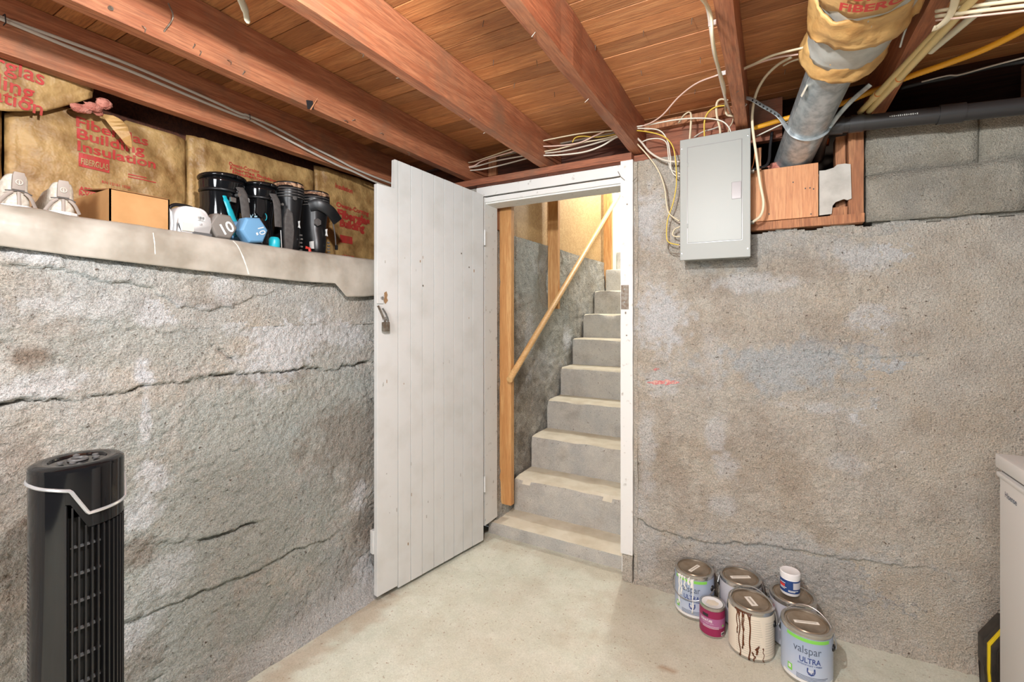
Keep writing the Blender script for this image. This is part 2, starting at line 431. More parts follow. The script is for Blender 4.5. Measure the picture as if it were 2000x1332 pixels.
tag(link('floor', gridmesh('floor', xs, ys, floor_fn, None, floor_st), m_floor), 'smooth pale grey-green concrete basement floor', kind='structure')

# ---- left wall (retaining wall with a ledge on top)
WLX = -1.695; LEDGE = 1.605
def Lc(pts): return [(PX(x, y, WLX).y, PX(x, y, WLX).z) for x, y in pts]
cr_l = [(Lc([(20, 520), (90, 522), (150, 535), (215, 547), (290, 565), (345, 597), (400, 604), (470, 597), (510, 578), (560, 560), (620, 562), (660, 553)]), .014, .018),
        (Lc([(0, 795), (60, 786), (130, 786), (190, 766), (215, 772), (300, 753), (390, 736), (470, 728), (550, 722), (640, 718), (725, 708)]), .010, .014),
        (Lc([(390, 1055), (430, 1046), (470, 1030), (500, 1022)]), .016, .01),
        (Lc([(240, 1215), (330, 1180), (400, 1155), (480, 1125), (560, 1082), (640, 1050)]), .006, .012),
        (Lc([(240, 1070), (320, 1062), (400, 1050)]), .006, .006),
        (Lc([(560, 555), (600, 545), (660, 552)]), .008, .004),
        (Lc([(430, 690), (455, 697), (465, 702)]), .010, .0)]
def wl_disp(Y, Z):
    d = .022*fbm(Y*1.9, Z*3.2, 11, 3)+.016*fbm(Y*7, Z*11, 12, 4)+.009*fbm(Y*34, Z*44, 13, 3)+.007*fbm(Y*88, Z*110, 14, 2)-.010*np.clip(fbm(Y*60, Z*80, 15, 2)-.17, 0, .2)*5*.6
    j1 = .022*fbm(Y*30, Z*30, 16, 4); j2 = .06*fbm(Y*9, Z*9, 17, 3)
    for pts, dep, stp in cr_l:
        dd, sg = polydist(Y+j1, Z+j1+j2*.5, pts); e = np.clip(1-dd/.09, 0, 1)
        gap = .1+1.3*np.clip((fbm(Y*11, Z*11, 18, 2)+.12)*3, 0, 1)
        d = d-dep*1.5*gap*np.exp(-(dd/.0052)**2)+np.where(sg > 0, stp*.55, -stp*.45)*e**2
    cv = np.clip((Y-.75)/.75, 0, 1)*np.clip(1-Z/.16, 0, 1)**2
    sm = np.clip(1-Z/.10, 0, 1)
    return d*(1-.7*sm*np.clip((Y-.7)/.5, 0, 1))+.075*cv
def wl_fn(Y, Z): return WLX+wl_disp(Y, Z), Y, Z
def wl_st(Y, Z):
    def q(x, y, rx, ry, ch, st):
        p = PX(x, y, WLX); a = PX(x+rx, y, WLX); b = PX(x, y-ry, WLX); return (p.y, p.z, abs(a.y-p.y), abs(b.z-p.z), ch, st)
    L = [q(540, 680, 60, 50, 0, .75), (q(600, 640, 60, 30, 0, .6)), q(300, 925, 25, 30, 0, .8), q(335, 610, 40, 20, 0, .7), q(480, 620, 50, 20, 0, .5), q(60, 500, 60, 14, 0, .5),
         q(280, 730, 16, 34, 0, 1), q(285, 810, 8, 45, 0, .7), q(700, 970, 18, 24, 0, .7), q(712, 1105, 18, 24, 0, .7), q(280, 1000, 28, 22, 0, .6), q(690, 655, 20, 16, 0, .7),
         q(90, 755, 80, 22, 0, .55), q(250, 1240, 40, 25, 0, .5), q(150, 600, 120, 25, 0, .35), q(440, 560, 25, 25, 0, .45), q(330, 1120, 40, 26, 0, .4),
         q(55, 695, 32, 22, 1, .8), q(100, 745, 18, 8, 1, .6), q(120, 630, 14, 14, 1, .45), q(40, 880, 50, 40, 1, .4), q(260, 1085, 40, 22, 1, .55), q(690, 860, 60, 50, 1, .45), q(700, 940, 30, 35, 1, .4), q(20, 1100, 60, 160, 1, .45),  # brown stains; the tall last patch paints in the fan's shadow
         q(560, 735, 60, 8, 1, .4), q(420, 600, 110, 14, 1, .4), q(500, 525, 60, 12, 1, .3), q(720, 1010, 25, 40, 1, .5), q(500, 740, 60, 10, 1, .35), q(250, 1290, 50, 40, 1, .4),
         q(520, 850, 190, 100, 2, .75), q(450, 1050, 240, 150, 2, .75), q(330, 1230, 200, 120, 2, .7), q(300, 660, 170, 60, 2, .4), q(620, 740, 70, 40, 2, .5), q(680, 1175, 50, 30, 0, .4), q(600, 1225, 60, 26, 0, .35), q(510, 1275, 60, 22, 0, .3)]
    return blobs(Y, Z, L, 61)
ys = np.concatenate([np.arange(-2.0, .2, .05), np.arange(.2, 1.76, .0055), np.arange(1.76, 2.40, .03)]); zs = np.append(np.arange(-.01, LEDGE, .0055), LEDGE)
wl = tag(link('wall_left', gridmesh('wall_left', ys, zs, wl_fn, None, wl_st), m_wall_l), 'rough cracked concrete retaining wall on the left', kind='structure')
obj('upper_backing', box((-2.5, -2.0, 1.6), (-2.36, 2.46, 2.345)), m_darkwood, wl)
obj('ledge_top', rough_box((-2.5, -2.0, 1.3), (WLX-.004, 2.42, LEDGE-.004), .3, .002), m_wall_l, wl)

# ---- back wall
def WBY(X): return 2.30+.045*(X+.6)
def Bc(pts): return [(PY(x, y, 2.32).x, PY(x, y, 2.32).z) for x, y in pts]
cr_b = [(Bc([(1238, 1000), (1280, 1030), (1330, 1046), (1400, 1058), (1500, 1065), (1560, 1075), (1600, 1088), (1700, 1100), (1780, 1110), (1830, 1128), (1880, 1142), (1950, 1143)]), .010, .02),
        (Bc([(1500, 448), (1600, 452), (1690, 462), (1760, 452), (1850, 446), (2000, 425)]), .008, .012),
        (Bc([(1800, 1022), (1850, 1028), (1950, 1030)]), .006, .006),
        (Bc([(1240, 492), (1290, 490), (1330, 492)]), .008, .006),
        (Bc([(1238, 600), (1252, 603)]), .012, .012),
        (Bc([(1600, 690), (1750, 700), (1830, 690)]), .0, .008), (Bc([(1400, 690), (1500, 668), (1640, 668), (1780, 680)]), .001, -.008)]
def wb_disp(X, Z):
    d = .018*fbm(X*1.9, Z*3.6, 21, 3)+.015*fbm(X*7, Z*12, 22, 4)+.009*fbm(X*36, Z*50, 23, 3)+.007*fbm(X*88, Z*110, 24, 2)-.010*np.clip(fbm(X*60, Z*80, 25, 2)-.17, 0, .2)*5*.6
    j1 = .022*fbm(X*30, Z*30, 26, 4)+.025*fbm(X*9, Z*9, 27, 3)
    for pts, dep, stp in cr_b:
        dd, sg = polydist(X+j1, Z+j1, pts); e = np.clip(1-dd/.08, 0, 1)
        gap = .1+1.3*np.clip((fbm(X*11, Z*11, 28, 2)+.12)*3, 0, 1)
        d = d-dep*1.5*gap*np.exp(-(dd/.0055)**2)+np.where(sg > 0, stp*.55, -stp*.45)*e**2
    d = d+.03*np.clip(1-Z/.11, 0, 1)**2*np.clip((X+.3)/.5, .5, 1)
    return d
def wb_fn(X, Z): return X, WBY(X)-wb_disp(X, Z), Z
def wb_st(X, Z):
    def q(x, y, rx, ry, ch, st):
        p = PY(x, y, 2.32); a = PY(x+rx, y, 2.32); b = PY(x, y-ry, 2.32); return (p.x, p.z, abs(a.x-p.x), abs(b.z-p.z), ch, st)
    L = [q(1290, 620, 40, 50, 0, .85), q(1265, 440, 22, 50, 0, .7), q(1480, 552, 70, 14, 0, .55), q(1700, 500, 70, 22, 0, .5), q(1705, 625, 32, 22, 0, .55), q(1700, 815, 40, 14, 0, .8), q(1610, 800, 55, 8, 0, .5),
         q(1290, 745, 26, 20, 0, .5), q(1395, 840, 16, 34, 0, .5), q(1410, 910, 18, 22, 0, .5), q(1265, 860, 12, 55, 0, .45), q(1640, 905, 26, 14, 0, .35), q(1790, 885, 30, 12, 0, .4), q(1880, 490, 40, 16, 0, .4), q(1410, 985, 18, 14, 0, .4), q(1270, 950, 14, 16, 0, .4),
         q(1760, 715, 40, 10, 0, .4), q(1390, 700, 18, 40, 0, .3), q(1250, 985, 16, 20, 0, .5), q(1260, 1060, 18, 40, 0, .35),
         q(1550, 520, 70, 26, 1, .3), q(1310, 930, 60, 60, 1, .3), q(1480, 910, 80, 60, 1, .28), q(1620, 1150, 120, 40, 1, .15), q(1870, 870, 70, 90, 1, .22), q(1600, 650, 260, 20, 1, .16), q(1800, 1180, 90, 24, 1, .3), q(1300, 1090, 60, 20, 1, .3),
         q(1560, 715, 160, 34, 2, .85), q(1740, 740, 90, 36, 2, .8), q(1450, 470, 110, 40, 2, .4), q(1620, 1130, 260, 46, 2, .55), q(1840, 760, 110, 36, 2, .45), q(1780, 470, 180, 30, 2, .35)]
    return blobs(X, Z, L, 71)
RECX0, RECX1, WTOP = -.085, .338, 1.715
xs = np.concatenate([np.arange(-.594, .86, .0055), np.arange(.86, 2.5, .06)]); zs = np.append(np.arange(-.01, 2.115, .0055), 2.115)
def wb_keep(X, Z): return (Z < WTOP+.008*np.sin(X*31)) | (X < RECX0)
wb = tag(link('wall_back', gridmesh('wall_back', xs, zs, wb_fn, wb_keep, wb_st), m_wall_b), 'rough stained concrete wall behind the electrical panel', kind='structure')
obj('wall_core', box((-.58, 2.345, -.01), (2.5, 2.55, WTOP-.01)), m_wall_b, wb)
obj('wall_core', box((-.58, 2.345, WTOP-.02), (RECX0-.01, 2.55, 2.11)), m_wall_b, wb)
obj('end_face', rough_box((-.592, 2.295, 0), (-.575, 2.40, 2.11), .04, .004), m_wall_b, wb)
# block courses on the right part of the wall
ux = PY(1915, 250, 2.32).x
for k, (x0, x1, z0, z1, yo) in enumerate(((RECX1+.006, .80, 1.722, 1.908, -.012), (.806, 1.25, 1.722, 1.908, 0.), (RECX1+.006, ux-.005, 1.916, 2.11, .004), (ux+.006, 1.06, 1.916, 2.11, 0.), (1.066, 1.5, 1.916, 2.11, .003))):
    obj('block', rough_box((x0, WBY(x0)-.012+yo, z0), (x1, WBY(x0)+.16, z1), .028, .0045, k, 14), m_block, wb, smooth='all')
obj('mortar', box((RECX1+.03, 2.36, 1.71), (1.5, 2.46, 2.10)), m_block, wb)
# wall return left of the doorway, behind the open door
wr = tag(link('wall_back_left', gridmesh('wall_back_left', np.arange(-1.75, -1.51, .02), np.append(np.arange(0, 2.1, .03), 2.11), lambda X, Z: (X, 2.31-.02*fbm(X*7, Z*7, 31, 4), Z)), m_wall_l), 'concrete wall return behind the open door', kind='structure')
# red chalk marks on the wall
rc = mat('red_chalk', srgb(190, 110, 112), .95, 0, srgb(206, 168, 156), 90, .4, .6)
def chalk(x0, y0, x1, y1, w_):
    a, b_ = PY(x0, y0, 2.3), PY(x1, y1, 2.3); bm = bmesh.new(); n = 26; prev = None
    for i in range(n+1):
        t = i/n; x = a.x+(b_.x-a.x)*t; z = a.z+(b_.z-a.z)*t; w2 = w_*(.3+.7*math.sin(PI*t))*(.6+.8*random.random())
        cur = []
        for s in (-1, 1):
            Z = z+s*w2; cur.append(bm.verts.new((x, WBY(x)-float(wb_disp(np.array([x]), np.array([Z]))[0])-.0022, Z)))
        if prev: bm.faces.new((prev[0], cur[0], cur[1], prev[1]))
        prev = cur
    obj('chalk_mark', bm, rc, wb)
random.seed(4)
chalk(1264, 747, 1326, 747, .011); chalk(1276, 722, 1288, 720, .006)

# ---- doorway trim
TY = 2.272
tr = empty('trim_1', (-1.05, 2.3, 0), 'chipped white painted door frame around the stair doorway', kind='structure')
DX0, DX1 = -1.47, -.655
def trim_part(name, a, b, m=m_trim, amp=.0012):
    return obj(name, rough_box(a, b, .05, amp, len(name), 12), m, tr)
trim_part('head_casing', (-1.53, TY, 2.046), (-.60, TY+.03, 2.100))
obj('grime_strip', rough_box((-1.53, TY+.006, 2.095), (-.60, TY+.05, 2.120), .03, .004, 2, 25), m_darkwood, tr)
trim_part('head_jamb', (DX0-.03, TY+.012, 2.0), (DX1+.01, TY+.14, 2.04))
trim_part('head_stop', (DX0-.03, TY-.002, 2.008), (DX1, TY+.02, 2.036))
trim_part('right_casing', (DX1, TY, .14), (-.594, TY+.03, 2.118))
trim_part('right_jamb', (DX1-.003, TY+.03, .03), (DX1+.03, TY+.15, 2.04))
trim_part('left_jamb', (DX0-.04, TY, .09), (DX0, TY+.14, 2.04))
trim_part('right_casing_foot', (DX1+.004, TY+.012, .0), (-.60, TY+.05, .15), m_wall_b, .006)
sp = obj('strike_plate', box((PY(1213, 600, TY-.003).x, TY-.004, PY(1220, 604, TY).z), (PY(1228, 600, TY).x, TY+.001, PY(1220, 557, TY).z)), m_rust, tr, bevel=.0012)
for zz in (PY(1220, 565, TY).z, PY(1220, 590, TY).z):
    obj('screw', obox((DX1+.022, TY-.006, zz), (.003, 0, 0), (0, .002, 0), (0, 0, .003)), m_steel, sp)
bn = bmesh.new()
tube([PY(1207, 335, TY-.004), PY(1212, 345, TY-.006), PY(1220, 352, TY-.004)], .0016, bn); obj('bent_nail', bn, m_rust, tr)
tube([PY(1236, 354, TY-.01), PY(1240, 350, TY-.02), PY(1244, 345, TY-.02)], .0014, bn := bmesh.new()); obj('bent_nail', bn, m_rust, tr)
for (x, y) in ((1225, 399), (1222, 610), (1224, 655), (1068, 342), (1222, 612)):
    p = PY(x, y, TY); obj('nail_hole', obox((p.x, TY-.0015, p.z), (.003, 0, 0), (0, .0015, 0), (0, 0, .003)), m_rust, tr)

# ---- sill and rim timbers
def timber(name, a, b, m, label, cat, amp=.0025, step=.12, group=None):
    return tag(obj(name, rough_box(a, b, step, amp, int(abs(a[0]*91+a[1]*37)) % 50, 7), m), label, cat, group)
timber('sill_plate', (-1.72, 2.268, 2.118), (-.60, 2.40, 2.154), m_sill, 'weathered red-brown sill plate above the white door frame', 'timber')
timber('sill_plate', (-.60, 2.32, 2.112), (-.09, 2.44, 2.150), m_sill, 'dark brown sill plate behind the top of the electrical panel', 'timber')
timber('rim_joist', (-2.5, 2.47, 2.12), (-.60, 2.51, 2.336), m_darkwood, 'dark rim joist in shadow behind the cable bundles', 'timber', .001)  # shade of the left bays is put into the dark wood colour
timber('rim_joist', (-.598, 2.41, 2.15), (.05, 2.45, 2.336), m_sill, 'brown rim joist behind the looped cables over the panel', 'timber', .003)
timber('ledger_strip', (-.57, 2.365, 2.285), (-.13, 2.405, 2.322), m_frame, 'rough bark-edged wood strip above the looped cables', 'timber', .006, .05)

# ---- crawl space behind the recess
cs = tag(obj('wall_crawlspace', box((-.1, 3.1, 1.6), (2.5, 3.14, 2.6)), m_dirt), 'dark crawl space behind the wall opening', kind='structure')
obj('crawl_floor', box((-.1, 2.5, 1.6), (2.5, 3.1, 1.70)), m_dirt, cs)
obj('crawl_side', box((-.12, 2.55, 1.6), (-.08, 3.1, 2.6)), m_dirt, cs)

# ---- ceiling: subfloor boards
CZ = 2.34
cl = tag(obj('ceiling', box((-2.55, -2.2, CZ+.022), (2.4, 3.1, CZ+.05)), m_darkwood), 'orange-brown board subfloor seen between the joists', kind='structure')
random.seed(11)
y = -.35; k = 0; pmesh = {}
while y < 2.44:
    wd = random.choice((.083, .088, .09, .096, .1))
    cuts = sorted([-2.5]+[random.choice((-1.6, -1.1, -.6, -.13, .38))+random.uniform(-.01, .01)]+[2.3])
    for a, b_ in zip(cuts[:-1], cuts[1:]):
        if b_-a < .05: continue
        dz = random.uniform(0, .0022)
        bm = box((a+.001, y+.0016, CZ+dz), (b_-.001, y+wd-.0016, CZ+.022))
        obj('plank', bm, m_plank, cl, bevel=.001)
    y += wd; k += 1
obj('back_boards', box((-2.5, -2.2, CZ), (2.3, -.35, CZ+.022)), m_plank, cl)
for (x, y) in ((945, 40), (1257, 60), (1352, 35), (1163, 88), (1368, 112), (1252, 138), (1268, 190), (1358, 175), (964, 117), (1048, 118), (1005, 162), (1083, 180), (1308, 215), (1534, 135), (1120, 130)):
    p = PZ(x, y, CZ); obj('nail', tube([p, p+Vector((random.uniform(-.004, .004), random.uniform(-.004, .004), -.022))], [.0014, .0009], seg=5), m_rust, cl)

# ---- joists
JZ = 2.157; JX = [-2.115, -1.61, -1.105, -.605, -.127, .36, .88, 1.385]
jl = ['reddish joist at the far left carrying two grey cables', 'dark rusty joist above the boots, meeting the frame by the door hinge',
      'broad orange-brown joist ending above the middle of the doorway', 'scarred brown joist ending above the right door jamb',
      'red-brown joist above the electrical panel with cables clipped to its side', 'knotty joist to the right of the wrapped duct, crossed by cream pipes',
      'joist nearest the right edge above the freezer', 'joist beyond the right edge of the view']
JO = []
for i, x0 in enumerate(JX):
    if i == 7: continue
    y1 = 2.40 if i in (3, 4, 5) else 2.46
    if i == 5: y1 = 2.5
    if i == 6: y1 = 2.6
    bm = rough_box((x0, -2.0, JZ), (x0+.045, y1, CZ-.001), .09, .0022 if i != 3 else .0045, i, 8)
    for v in bm.verts: v.co.z = min(v.co.z, CZ-.0005)
    j = tag(obj('joist', bm, m_joist), jl[i], 'joist', 'floor joists'); JO.append(j)
# staples, nails, scraps on the joists
def staple(j, p, r=.008):
    p = Vector(p); bm = bmesh.new(); a = random.uniform(0, 3)
    tube([p+Vector((0, r*math.cos(a), -r*math.sin(a))), p+Vector((r*1.2, r*.6*math.cos(a), 0)), p+Vector((r*1.2, -r*.6*math.cos(a), .3*r)), p+Vector((0, -r*math.cos(a), r*math.sin(a)))], .0013, bm, 5)
    obj('staple', bm, m_rust, JO[j])
random.seed(3)
J1F, J2F, J3F = -1.565, -1.06, -.56
for (x, y) in ((447, 122), (390, 104), (280, 57), (378, 90), (475, 142)): staple(1, PX(x, y, J1F))
for (x, y) in ((675, 238), (745, 262), (690, 235), (797, 300)): staple(1, PX(x, y, J1F))
for (x, y) in ((706, 108), (776, 154), (917, 232), (945, 260)): staple(2, PZ(x, y, JZ), .006)
staple(3, PZ(1038, 65, JZ), .01); staple(3, PZ(1143, 195, JZ), .012)
for (x, y) in ((1438, 178), (1455, 205)): staple(4, PZ(x, y, JZ), .006)
obj('screw_washer', tube([PX(215, 17, J1F), PX(215, 17, J1F)+Vector((.006, 0, 0))], .006, seg=12), m_rust, JO[1])
obj('bent_nail', tube(smoothpts([PX(320, 62, J1F), PX(328, 40, J1F)+Vector((.03, 0, 0)), PX(324, 10, J1F)+Vector((.015, 0, 0))]), .0022, seg=6), m_rust, JO[1])
p = PX(605, 205, J1F); obj('tape_scrap', obox(p+Vector((.002, 0, 0)), (.0012, 0, 0), (0, .014, .004), (0, -.003, .016)), m_blackc, JO[1])
obj('splinter', tube([p+Vector((.004, 0, -.02)), p+Vector((.02, .02, .03))], [.003, .0012], seg=5), m_frame, JO[1])

# ---- stair well
stp = empty('concrete_staircase', (-1.03, 2.38, 0), 'narrow worn grey concrete stairs climbing beyond the doorway', 'stairs')
SX0, SX1 = -1.455, -.60
steps = [(2.375, .068), (2.60, .275), (2.85, .49), (3.11, .70), (3.365, .918), (3.62, 1.135), (3.875, 1.345), (4.17, 1.565), (4.52, 1.80), (4.9, 2.02)]
for i, (y0, zt) in enumerate(steps):
    z0 = -.02 if i == 0 else steps[i-1][1]-.015
    y1 = steps[i+1][0]+.05 if i+1 < len(steps) else 5.58
    bm = rough_box((SX0-(.055 if i == 0 else 0), y0, z0), (SX1-.004, y1, zt), .028, .0012, i, 9)
    for v in bm.verts:
        top = zt-v.co.z; fr = v.co.y-y0
        if top < .03 and fr < .03 and i:
            k = max(0, 1-(top+fr)/.05); w_ = .35+1.2*max(0, mnoise.noise(Vector((v.co.x*7, i*3.3, 0)))+.25)
            v.co.z -= .013*k*w_; v.co.y += .016*k*w_
        v.co += mnoise.noise_vector(v.co*30)*.0012
    bmesh.ops.recalc_face_normals(bm, faces=bm.faces); bm.normal_update()
    for f in bm.faces:
        if f.normal.z > .75 or (i and f.calc_center_median().z > zt-.012): f.material_index = 1
    me_o = obj('step', bm, [m_step, m_tread], stp, smooth=True)
SWX = -1.497
def sw_fn(Y, Z):
    lean = .03*np.clip(1-(Z-.8*(Y-2.6))/.7, 0, 1)
    return SWX+.03*fbm(Y*2.5, Z*2.5, 51, 3)+.022*fbm(Y*11, Z*11, 52, 4)+.010*fbm(Y*40, Z*40, 53, 2)+lean, Y, Z
def sw_st(Y, Z):
    L = [(2.8, .4, .1, .3, 1, .5), (2.72, 1.0, .1, .3, 1, .4), (2.9, .75, .2, .2, 1, .45), (3.3, 1.3, .3, .3, 2, .5), (3.0, 1.6, .4, .3, 2, .6), (3.55, 1.15, .06, .08, 0, .9), (3.2, .95, .2, .1, 0, .3), (2.9, 1.15, .05, .2, 0, .4), (3.1, 1.7, .12, .06, 0, .3)]
    return blobs(Y, Z, L, 81)
sw = tag(link('wall_stair_left', gridmesh('wall_stair_left', np.arange(2.41, 5.0, .011), np.append(np.arange(0, 1.87, .011), 1.872), sw_fn, None, sw_st), m_stairw), 'rough grey concrete wall along the left of the stairs', kind='structure')
obj('wall_core', box((-1.75, 2.44, 0), (SWX-.03, 5.0, 1.865)), m_stairw, sw)
obj('upper_backing', box((-1.6, 2.44, 1.86), (-1.57, 5.7, 3.7)), m_ply, sw)
PLX = -1.525
for k, (a, b_) in enumerate(((2.56, 3.26), (3.27, 4.72))):
    bm = rough_box((PLX-.012, a, 1.868), (PLX, b_, 3.4), .3, .002, k)
    obj('plywood_sheet', bm, m_ply, sw)
obj('plywood_edge', rough_box((-1.56, 2.56, 1.855), (PLX+.012, 4.72, 1.872), .1, .004), m_darkwood, sw)
obj('old_stud', box((-1.56, 2.45, 1.88), (-1.50, 2.49, 3.0)), m_frame, sw)
for (lab, y0, y1, z0, x0) in (('tall new wooden stud nearest the doorway, carrying the lower end of the handrail', 2.475, 2.513, .145, -1.492),
                              ('middle new wooden stud over the stair wall, behind the handrail', 3.20, 3.238, 1.385, -1.492),
                              ('far new wooden stud at the top of the stairs beside the white wall', 4.56, 4.60, 1.60, -1.492)):
    tag(obj('wall_stud', box((x0, y0, z0), (x0+.085, y1, 3.3)), m_stud, bevel=.002), lab, 'stud', 'studs of the stair wall')
we = tag(obj('wall_stair_end', box((-1.6, 5.6, 1.6), (.2, 5.66, 3.7)), m_plaster), 'bright cream wall at the top of the stairs', kind='structure')
obj('side_face', box((-1.565, 4.74, 1.75), (-1.46, 5.6, 3.7)), m_plaster, we)
tag(obj('wall_stair_right', rough_box((-.60, 2.46, 0), (-.5, 5.6, 3.7), .4, .002), m_stairw), 'concrete wall on the right of the stairs', kind='structure')
tag(obj('ceiling_stair', box((-1.7, 2.46, 3.66), (-.4, 5.7, 3.72)), m_plaster), 'ceiling above the stairs', kind='structure')
tag(obj('wall_stair_header', box((-1.7, 2.44, 2.34), (-.4, 2.46, 3.7)), m_plaster), 'wall above the doorway on the stair side', kind='structure')
hr = empty('handrail', PX(997, 742, -1.385), 'pale round wooden handrail slanting up beside the stairs', 'handrail')
h0, h1 = PX(995, 742, -1.385), PX(1222, 358, -1.385)
obj('rail', tube([h0, h0.lerp(h1, .5), h1], .0205, seg=16), m_rail, hr, smooth=True)
for t in (.02, .52, .93):
    p = h0.lerp(h1, t); obj('bracket', tube([p+Vector((-.01, 0, -.012)), p+Vector((-.02, 0, -.04)), Vector((-1.41, p.y, p.z-.05))], .005, seg=6), m_rust, hr)

# ---- the open door
HA, FA = Vector((-1.462, 2.245, 0)), Vector((-1.588, 1.532, 0))
dv = (FA-HA); DW = dv.length; dv.normalize(); dn = Vector((dv.y, -dv.x, 0))
if dn.x < 0: dn = -dn
door = empty('door_1', HA, 'white painted plank door standing open against the left wall', kind='structure')
def DP(a, n, z): return HA+dv*a+dn*n+Vector((0, 0, z))
def door_a(x):  # distance from the hinge of the pixel column x
    d = ray(x, 600); M = np.array([[dv.x, -d[0]], [dv.y, -d[1]]]); s = np.linalg.solve(M, np.array([-HA.x, -HA.y])); return float(s[0])
edges = [DW]+[door_a(x) for x in (777.7, 802.5, 825, 847.8, 867.5, 886.8, 904.8, 922.7)]+[0.0]
def topz(a): return 2.045+(a/DW)*.055
for k, (a1, a0) in enumerate(zip(edges[:-1], edges[1:])):
    bm = bmesh.new(); zb = .018+(.012 if k == 0 else 0); n = 14
    t0, t1 = (1.957, 1.957) if k == 0 else (topz(a0), topz(a1))
    if k == 0:  # the first board keeps its full height only on its inner part
        am = door_a(771)
        poly = [(a0, zb), (a1, zb), (a1, 1.955), (am, 1.950), (am, topz(am)), (a0, topz(a0))]
    else: poly = [(a0, zb), (a1, zb), (a1, t1), (a0, t0)]
    poly = [(a+(.0014 if a == a0 else (-.0014 if a == a1 else 0)), z) for a, z in poly]
    prism(poly, lambda a, z, t: DP(a, t, z), -.026+.0005*(k % 2), .0004*(k % 3), bm)
    obj('board', bm, m_white, door, bevel=.0016)
obj('groove_backing', prism([(.01, .03), (DW-.01, .03), (DW-.01, 1.94), (.01, 2.03)], lambda a, z, t: DP(a, t, z), -.024, -.0045), m_groove, door)
for z0, q in ((.22, .004), (.98, -.03), (1.72, -.03)):
    obj('batten', prism([(.04, z0), (DW+q, z0), (DW+q, z0+.11), (.04, z0+.11)], lambda a, z, t: DP(a, t, z), -.05, -.0265), m_white, door, bevel=.003)
def dpx(x, y, n=0.0):
    a = door_a(x); q = DP(a, n, 0); dep = F2[0]*q.x+F2[1]*q.y; return Vector((q.x, q.y, CAMZ+(HOR-y)/FPX*dep))
la = obj('latch_plate', obox(dpx(741.5, 584, .003), dv*.018, dn*.003, (0, 0, .022)), m_white, door, bevel=.002)
obj('latch_knob', tube([dpx(744, 582, .004), dpx(744, 582, .014)], .007, seg=10), m_steel, la)
obj('wood_chip', prism([(0, 0), (6, -3), (9, 4), (7, 10), (10, 15), (3, 22), (-1, 16), (1, 8)], lambda a, b, t: dpx(750+a*.75, 572+b, t), .0006, .0016), m_chip, door)
ha = obj('hasp', tube(smoothpts([dpx(737, 597, .004), dpx(743, 612, .010), dpx(749, 630, .014)]), .010, seg=8, flat=.3, up=dn), m_rust, door)
obj('hasp_arm', tube(smoothpts([dpx(746, 602, .004), dpx(752, 615, .012), dpx(756, 627, .008)]), .008, seg=8, flat=.3, up=dn), m_steel, ha)
pk = tag(obj('padlock', obox(dpx(748.5, 638, .020), dv*.017, dn*.010, (0, 0, .022)), m_rust, bevel=.004), 'small steel padlock hanging from the hasp on the white door', 'padlock')
obj('shackle', tube(smoothpts([dpx(745, 631, .02), dpx(745.5, 624, .02), dpx(748.5, 620, .02), dpx(751.5, 624, .02), dpx(752, 631, .02)]), .0028, seg=8), m_steel, pk)
random.seed(8)
for k in range(26):
    x = random.uniform(742, 948); y = random.choice((random.uniform(480, 760), random.uniform(900, 1080)))
    q = dpx(x, y, .0009); obj('scuff', obox(q, dv*random.uniform(.001, .003), dn*.0005, (0, 0, random.uniform(.002, .009))), m_groove if k % 3 else m_chip, door)
for (x, y) in ((901, 495), (916, 522), (826, 558)):
    obj('nail_head', obox(dpx(x, y, .001), dv*.003, dn*.001, (0, 0, .004)), m_rust, door)
for z0 in (.3, 1.75):
    obj('hinge', tube([DP(-.006, .004, z0), DP(-.006, .004, z0+.09)], .006, seg=8), m_white, door)
# ================================================================== things
# ---- plastic sheet over the ledge
EX = WLX+.028
prof = [(-2.16, 1.620), (-2.0, 1.617), (-1.8, 1.612), (EX-.035, 1.612), (EX-.012, 1.606), (EX, 1.59), (EX+.004, 1.56), (EX+.002, 1.53), (EX-.004, 1.50)]
pl = [0]
for a, b_ in zip(prof[:-1], prof[1:]): pl.append(pl[-1]+math.hypot(b_[0]-a[0], b_[1]-a[1]))
def sheet_fn(Y, S):
    s = S; X = np.interp(s, pl, [p[0] for p in prof]); Z = np.interp(s, pl, [p[1] for p in prof])
    hang = np.clip((s-pl[4])/(pl[-1]-pl[4]), 0, 1)
    low = np.interp(Y, [.2, .36, .8, 1.2, 1.36, 1.42, 1.52, 1.72], [.0, .0, .012, .02, .018, .075, .072, .05])
    ed = np.interp(Y, [.3, .5, .8, 1.2, 1.6], [.02, .012, .006, 0., 0.])
    n = .012*fbm(Y*5, s*6, 91, 3)+.007*fbm(Y*16, s*9, 92, 3)
    sm = np.clip((s-pl[2])/.1, 0, 1)
    return X+n*sm*.8+.006*hang, Y, Z+ed*sm-low*hang+n*(1-hang)*sm*.6
ys = np.arange(.05, 1.72, .011); ss = np.concatenate([np.linspace(0, pl[3], 12)[:-1], np.linspace(pl[3], pl[-1], 26)])
sh = link('plastic_sheet', gridmesh('plastic_sheet', ys, ss, sheet_fn), m_sheet)
tag(sh, 'dusty grey-beige plastic sheet draped over the concrete ledge', 'plastic sheet')
md = sh.modifiers.new('s', 'SOLIDIFY'); md.thickness = .002
def sheet_at(Y, S): x, y, z = sheet_fn(np.array([Y]), np.array([S])); return Vector((float(x[0])+.0012, Y, float(z[0])))
def streak(Y0, s0, Y1, s1, wd):
    bm = bmesh.new(); prev = None; n = 12
    for i in range(n+1):
        t = i/n; w_ = wd*(.4+.6*random.random()); cur = [bm.verts.new(sheet_at(Y0+(Y1-Y0)*t+q*w_, s0+(s1-s0)*t)+Vector((.0015, 0, .001))) for q in (-1, 1)]
        if prev: bm.faces.new((prev[0], cur[0], cur[1], prev[1]))
        prev = cur
    obj('streak', bm, m_streak, sh)
